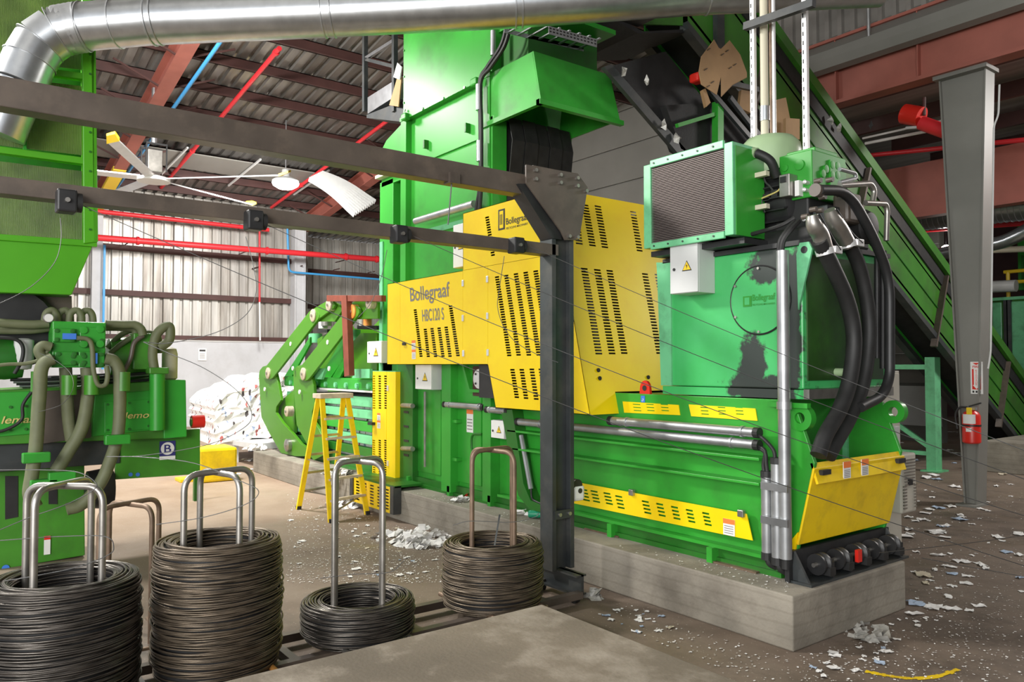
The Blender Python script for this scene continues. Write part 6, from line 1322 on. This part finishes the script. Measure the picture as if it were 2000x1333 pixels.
zc_ = (za + zb2) / 2 - .02; MB().box(acx, acx + .015, (ya + yb_) / 2 - .03, (ya + yb_) / 2 + .05, zc_, zc_ + .06).build('display', 'black', ac)

# green support frame under the conveyor
lg_ = empty('conveyor_support', (-7.3, 16.2, 0), 'green steel support frame under the conveyor', 'support frame')
MB().box(-7.38, -7.18, 16.0, 16.25, 0, 2.3).build('leg', 'mint', lg_, bevel=.01)
MB().box(-8.6, -8.4, 16.0, 16.25, 0, 2.3).build('leg', 'mint', lg_, bevel=.01)
MB().bar((-7.3, 16.1, 2.1), (-8.5, 16.1, 2.1), .08, .10).build('cross_member', 'mint', lg_); MB().bar((-7.3, 16.1, .35), (-8.5, 16.1, .35), .06, .08).build('cross_member', 'mint', lg_)
MB().bar((-7.3, 16.1, .45), (-8.9, 16.1, 1.5), .06, .09).build('diagonal', 'mint', lg_); MB().box(-7.45, -7.1, 15.9, 16.35, 0, .03).build('foot_plate', 'mint', lg_)
q0 = PZ(1936, 922, 0); MB().box(q0.x - .15, q0.x + 3, q0.y, q0.y + 3, 0, .62).build('pit_kerb', 'concrete', bevel=.02, label='concrete kerb block at the foot of the conveyor', cat='kerb')
# far sorting machine seen right of the column
fm = empty('sorting_machine', PY(1975, 720, 23), 'distant green machine with pale panels right of the column', 'machine')
a = PY(1935, 720, 23); b_ = PY(2060, 575, 23)
MB().box(a.x, b_.x, 23, 26, 1.6, b_.z).build('body', 'green_shaded', fm)
for (p0_, p1_) in ((1940, 1958), (1975, 2008)):
    u0, u1 = PY(p0_, 650, 22.98).x, PY(p1_, 650, 22.98).x; MB().box(u0, u1, 22.95, 23, 1.9, b_.z - .12).build('pale_panel', 'mint', fm, bevel=.02)
for px in (1965, 1971): u = PY(px, 650, 22.9).x; MB().box(u - .05, u + .05, 22.88, 23, 1.6, b_.z).build('post', 'gantry_post', fm)
MB().box(a.x, b_.x, 22.85, 23, b_.z - .08, b_.z).build('top_rim', 'mint', fm)
MB().box(a.x, b_.x, 25, 25.3, 4.3, 6.2).build('rear_hood', 'green', fm)
for k in range(10): u = a.x + .1 + k * .22; MB().box(u, u + .05, 24.95, 25, 4.5, 5.3).build('hood_rib', 'green_dark', fm)
for z in (4.45, 4.75): MB().tube([(a.x, 24, z), (a.x + 1.2, 24, z)], .05, 8).build('railing', 'warn_yellow', fm)
for k in range(3): MB().tube([(a.x + .1 + k * .5, 24, b_.z), (a.x + .1 + k * .5, 24, 4.75)], .05, 8).build('railing_post', 'warn_yellow', fm)
MB().tube([PY(1940, 560, 22.9), PY(1985, 558, 22.9)], .16, 14).build('roller', 'cabinet_grey', fm, smooth=True)
# ducts and pipes beyond the header
d_ = empty('spiral_duct', PY(1800, 425, 19.5), 'silver spiral duct passing behind the grey column', 'duct')
A, B = PY(1765, 428, 19.5), PY(2060, 395, 19.5); MB().tube([A, B], .33, 24).build('duct_length', 'galv', d_, smooth=True)
for k in range(26): p = A.lerp(B, (k + .5) / 26); MB().lathe(p, B - A, [(.325, -.012), (.343, -.004), (.343, .004), (.325, .012)], 24).build('spiral_seam', 'galv_pipe', d_, smooth=True)
pipe('branch_duct', spline([PY(1820, 500, 20), PY(1900, 482, 20), PY(1965, 470, 20), PY(2050, 425, 20)]), .16, 'galv', 'thinner silver duct bending behind the grey column', 'duct', seg=16)
pipe('sprinkler_pipe', [PY(1700, 303, 17), PY(2050, 268, 17)], .05, 'red_pipe', 'red pipe under the lower roof left of the grey column')
pipe('sprinkler_pipe', [PY(1790, 450, 20.5), PY(2050, 432, 20.5)], .07, 'red_pipe', 'red pipe behind the column below the spiral duct')
pipe('white_pipe', [PY(1685, 270, 15), PY(1850, 233, 15)], .022, 'white', 'upper thin white pipe under the lower roof')
pipe('white_pipe', [PY(1690, 280, 15), PY(1850, 248, 15)], .03, 'white', 'lower thin white pipe under the lower roof')
pipe('white_pipe', [PY(1800, 398, 18), PY(2050, 372, 18)], .03, 'white', 'thin white pipe in front of the far red beam')
pipe('cream_pipe', [PY(1800, 494, 22), PY(2050, 484, 22)], .08, 'tan_box', 'cream pipe low under the far roof', seg=12)
rv = empty('alarm_bell_valve', PY(1790, 225, 13.4), 'round red sprinkler valve under the header beam', 'valve')
MB().tube([PY(1766, 222, 13.4), PY(1800, 228, 13.4)], .17, 18).build('drum', 'red', rv, smooth=True); MB().tube([PY(1800, 240, 13.4), PY(1850, 258, 13.4)], .12, 14).build('neck', 'red_pipe', rv, smooth=True); MB().bar(PY(1770, 250, 13.4), PY(1800, 248, 13.4), .06, .04).build('bracket', 'alu', rv)
MB().tube([PY(1805, 190, 13.4), PY(1805, 225, 13.4)], .03, 8).build('hanger', 'brown_primer', rv)
for px in (1695, 1705): pass
pipe('bent_conduit', rounded([PY(1695, -10, 12.3), PY(1697, 80, 12.3), PY(1712, 92, 12.3)], .1), .03, 'galv_pipe', 'bent grey conduit hanging in front of the roof sheeting')
l2 = PX(1848, 492, -9); lt = empty('far_lamp', l2, 'small bright lamp beside the grey column', 'lamp')
MB().lathe(l2, (0, 0, 1), [(.05, 0), (.16, .03), (.12, .12), (.04, .18)], 16).build('shade', 'lamp_glow', lt, smooth=True)
MB().tube([l2 + Vector((0, 0, .18)), Vector((l2.x, l2.y, 7.62))], .01, 6).build('cord', 'black', lt)

# ================================================================== LITTER
rnd = random.Random(21)
def scrap(p, s, m_, nm, lab, grp, cat='paper', curl=.25):
    a = rnd.uniform(0, 6.28); u = Vector((math.cos(a), math.sin(a), 0)); v = Vector((-u.y, u.x, 0)); w_, h_ = s * rnd.uniform(.6, 1.2), s * rnd.uniform(.4, .9)
    n = 3; vs = []; ph = rnd.uniform(0, 6)
    for i in range(n + 1):
        for j in range(n + 1):
            q = p + u * ((i / n - .5) * w_ + rnd.uniform(-.08, .08) * s) + v * ((j / n - .5) * h_ + rnd.uniform(-.08, .08) * s)
            q.z = p.z + .004 + s * curl * abs(math.sin(i * 1.3 + j * .9 + ph)) * rnd.uniform(.2, .7); vs.append(q)
    fs = [(i * (n + 1) + j, (i + 1) * (n + 1) + j, (i + 1) * (n + 1) + j + 1, i * (n + 1) + j + 1) for i in range(n) for j in range(n)]
    k = len(vs); vs += [q + Vector((0, 0, -.0025)) for q in vs]; fs += [tuple(i + k for i in reversed(f)) for f in fs]
    return MB().add(vs, fs).build(nm, m_, label=lab, cat=cat, group=grp)
def inside(px, py, poly):
    c_ = False; j = len(poly) - 1
    for i in range(len(poly)):
        (xi, yi), (xj, yj) = poly[i], poly[j]
        if (yi > py) != (yj > py) and px < (xj - xi) * (py - yi) / (yj - yi) + xi: c_ = not c_
        j = i
    return c_
def free(p):
    if -15.6 < p.x < -3.3 and 5.0 < p.y < 6.95: return False
    if p.x > -4.1 and p.y < 3.35: return False
    if -5.45 < p.x < -4.8 and 12.45 < p.y < 12.95: return False
    if -5.05 < p.x < -4.2 and 7.4 < p.y < 8.7: return False
    if -5.85 < p.x < -4.9 and p.y < 5: return False
    return True
def scatter(poly, n, smin, smax, lab, grp, mats=('paper',) * 9 + ('paper_blue', 'paper_tan')):
    xs = [p[0] for p in poly]; ys = [p[1] for p in poly]; k = 0
    while k < n:
        px, py = rnd.uniform(min(xs), max(xs)), rnd.uniform(min(ys), max(ys))
        if not inside(px, py, poly): continue
        p = PZ(px, py, 0)
        if not free(p): continue
        m_ = mats[rnd.randrange(len(mats))]; c_ = {'paper': 'white', 'paper_blue': 'blue', 'paper_tan': 'tan'}[m_]
        sz = rnd.uniform(smin, smax); f_ = (sz - smin) / (smax - smin); word = 'smaller' if f_ < .33 else 'medium' if f_ < .67 else 'larger'
        row = ('far', 'central', 'near')[min(2, int(3 * (py - min(ys)) / (max(ys) - min(ys))))]; side = ('left', 'middle', 'right')[min(2, int(3 * (px - min(xs)) / (max(xs) - min(xs))))]
        scrap(p, sz, m_, 'paper_scrap', word + ' ' + lab.replace('COL', c_) + ', ' + row + ' ' + side, grp); k += 1
right_floor = [(1770, 940), (2000, 940), (2000, 1180), (1880, 1200), (1780, 1230), (1775, 1080)]
scatter(right_floor, 60, .05, .17, 'COL paper scrap on dark floor right of the press', 'paper scraps right of the press')
scatter([(1760, 985), (1830, 980), (1900, 1010), (1840, 1045), (1765, 1050)], 18, .10, .26, 'COL paper sheet in the drift beside the cabinet', 'paper drift beside the cabinet')
scatter([(1765, 815), (1900, 850), (2000, 880), (2000, 950), (1790, 960), (1760, 860)], 40, .08, .26, 'COL paper scrap on the floor beyond the grey column', 'paper scraps beyond the column')
scatter([(1560, 1275), (1780, 1195), (1860, 1200), (1720, 1300), (1600, 1333)], 36, .02, .08, 'COL paper scrap at the foot of the plinth end', 'scraps at the plinth end')
scatter([(1110, 1135), (1250, 1175), (1330, 1230), (1240, 1240), (1115, 1170)], 24, .02, .07, 'COL paper scrap in the gutter along the plinth', 'scraps along the plinth')
scatter([(560, 1010), (780, 1000), (880, 1060), (870, 1130), (760, 1150), (560, 1110)], 50, .03, .09, 'COL paper scrap on the floor behind the coils', 'scraps behind the coils')
scatter([(420, 880), (500, 880), (520, 930), (440, 930)], 25, .10, .25, 'COL paper scrap near the paper bale table', 'scraps near the bale')
def heap(px, py, r, h, n, lab, m_='paper', z=0.0, nm='paper_heap'):
    c_ = PZ(px, py, z); mb = MB()
    for k in range(n):
        a = rnd.uniform(0, 6.28); d = r * math.sqrt(rnd.random()); p = c_ + Vector((d * math.cos(a), d * math.sin(a), h * (1 - d / r) * rnd.random()))
        u = Vector((rnd.uniform(-1, 1), rnd.uniform(-1, 1), rnd.uniform(-.7, .7))).normalized(); v = u.orthogonal().normalized(); s = rnd.uniform(.03, .075)
        mid_ = p + Vector((0, 0, s * .3)); q = [p + u * s, p + v * s, p - u * s, p - v * s]
        for t in q + [mid_]: t.z = max(t.z, z + .003)
        mb.add(q + [mid_], [(0, 1, 4), (1, 2, 4), (2, 3, 4), (3, 0, 4)])
    return mb.build(nm, m_, label=lab, cat='paper', kind='stuff')
heap(828, 1058, .38, .22, 130, 'heap of shredded white paper at the foot of the plinth')
heap(775, 1050, .3, .06, 60, 'thin spill of shredded paper left of the white heap')
heap(695, 985, .45, .08, 120, 'shredded paper drift around the ladder foot')
heap(500, 878, .25, .15, 60, 'shredded paper on the plinth end near the bale', z=.42)
heap(660, 925, .25, .08, 60, 'grey shreds on the plinth below the channel', 'plastic_film', .42)
heap(1690, 1238, .22, .03, 40, 'film and paper drift along the plinth end face', 'plastic_film')
heap(1162, 1168, .07, .12, 14, 'crumpled clear film on the floor beside the plinth', 'plastic_film')
heap(925, 972, .16, .12, 22, 'crumpled red plastic bag on the plinth', 'red', .42, 'plastic_bag')
heap(900, 978, .12, .06, 16, 'white crumpled paper beside the red bag on the plinth', 'paper', .42)
heap(1018, 1005, .1, .04, 10, 'white paper shred beside the green bottle', 'paper', .42)
q = PZ(1032, 1004, .46); bo = MB().lathe(q, (.75, .6, .03), [(.02, 0), (.04, .005), (.042, .02), (.042, .19), (.03, .22)], 16).build('green_bottle', 'green_plastic', smooth=True, label='small green bottle lying on the plinth edge', cat='bottle')
# fine confetti nobody could count
def confetti(polys, n, lab, z=0.0, s0=.003, s1=.0095, ok=free):
    mb = MB(); k = 0
    for poly, share in polys:
        xs = [p[0] for p in poly]; ys = [p[1] for p in poly]; m2 = 0
        while m2 < n * share:
            px, py = rnd.uniform(min(xs), max(xs)), rnd.uniform(min(ys), max(ys))
            if not inside(px, py, poly): continue
            p = PZ(px, py, z)
            if ok and not ok(p): m2 += .2; continue
            a = rnd.uniform(0, 3.14); s = rnd.uniform(s0, s1); u = Vector((math.cos(a), math.sin(a), rnd.uniform(-.2, .2))) * s; v = Vector((-math.sin(a), math.cos(a), rnd.uniform(-.2, .2))) * s * rnd.uniform(.3, 1)
            p.z = z + .006; mb.add([p - u - v, p + u - v, p + u + v, p - u + v], [(0, 1, 2, 3)]); m2 += 1
    return mb.build('paper_confetti', 'paper', label=lab, cat='confetti', kind='stuff')
confetti([(right_floor, .35), ([(1560, 1280), (2000, 1180), (2000, 1333), (1560, 1333)], .3), ([(1230, 1230), (1560, 1280), (1560, 1333), (1440, 1333)], .04)], 1500, 'tiny white paper bits scattered over the floor at right')
confetti([([(560, 960), (780, 960), (880, 1050), (860, 1140), (560, 1140)], .8), ([(1110, 1135), (1250, 1175), (1540, 1280), (1440, 1320), (1115, 1170)], .04)], 2400, 'tiny white paper bits scattered behind the coils')
confetti([([(790, 950), (1060, 1020), (1060, 1040), (800, 965)], .5), ([(1110, 1050), (1540, 1120), (1540, 1160), (1110, 1065)], .5)], 260, 'tiny paper bits lying on top of the plinth', .415, .003, .009, lambda p: -15 < p.x < -3.4 and 5.18 < p.y < 5.5)
# yellow line painted on the floor
fl_ = MB(); P = [PZ(1690, 1312, 0), PZ(1730, 1320, 0), PZ(1780, 1326, 0), PZ(1830, 1322, 0), PZ(1872, 1308, 0)]; S_ = spline(P, 6)
for i in range(len(S_) - 1):
    d = (S_[i + 1] - S_[i]).normalized(); n_ = Vector((-d.y, d.x, 0)) * rnd.uniform(.012, .03); fl_.add([S_[i] - n_ + Vector((0, 0, .003)), S_[i + 1] - n_ + Vector((0, 0, .003)), S_[i + 1] + n_ + Vector((0, 0, .003)), S_[i] + n_ + Vector((0, 0, .003))], [(0, 1, 2, 3)])
fl_.build('floor_marking', 'yellow_worn', label='worn yellow curved line painted on the floor, lower right', cat='floor marking')
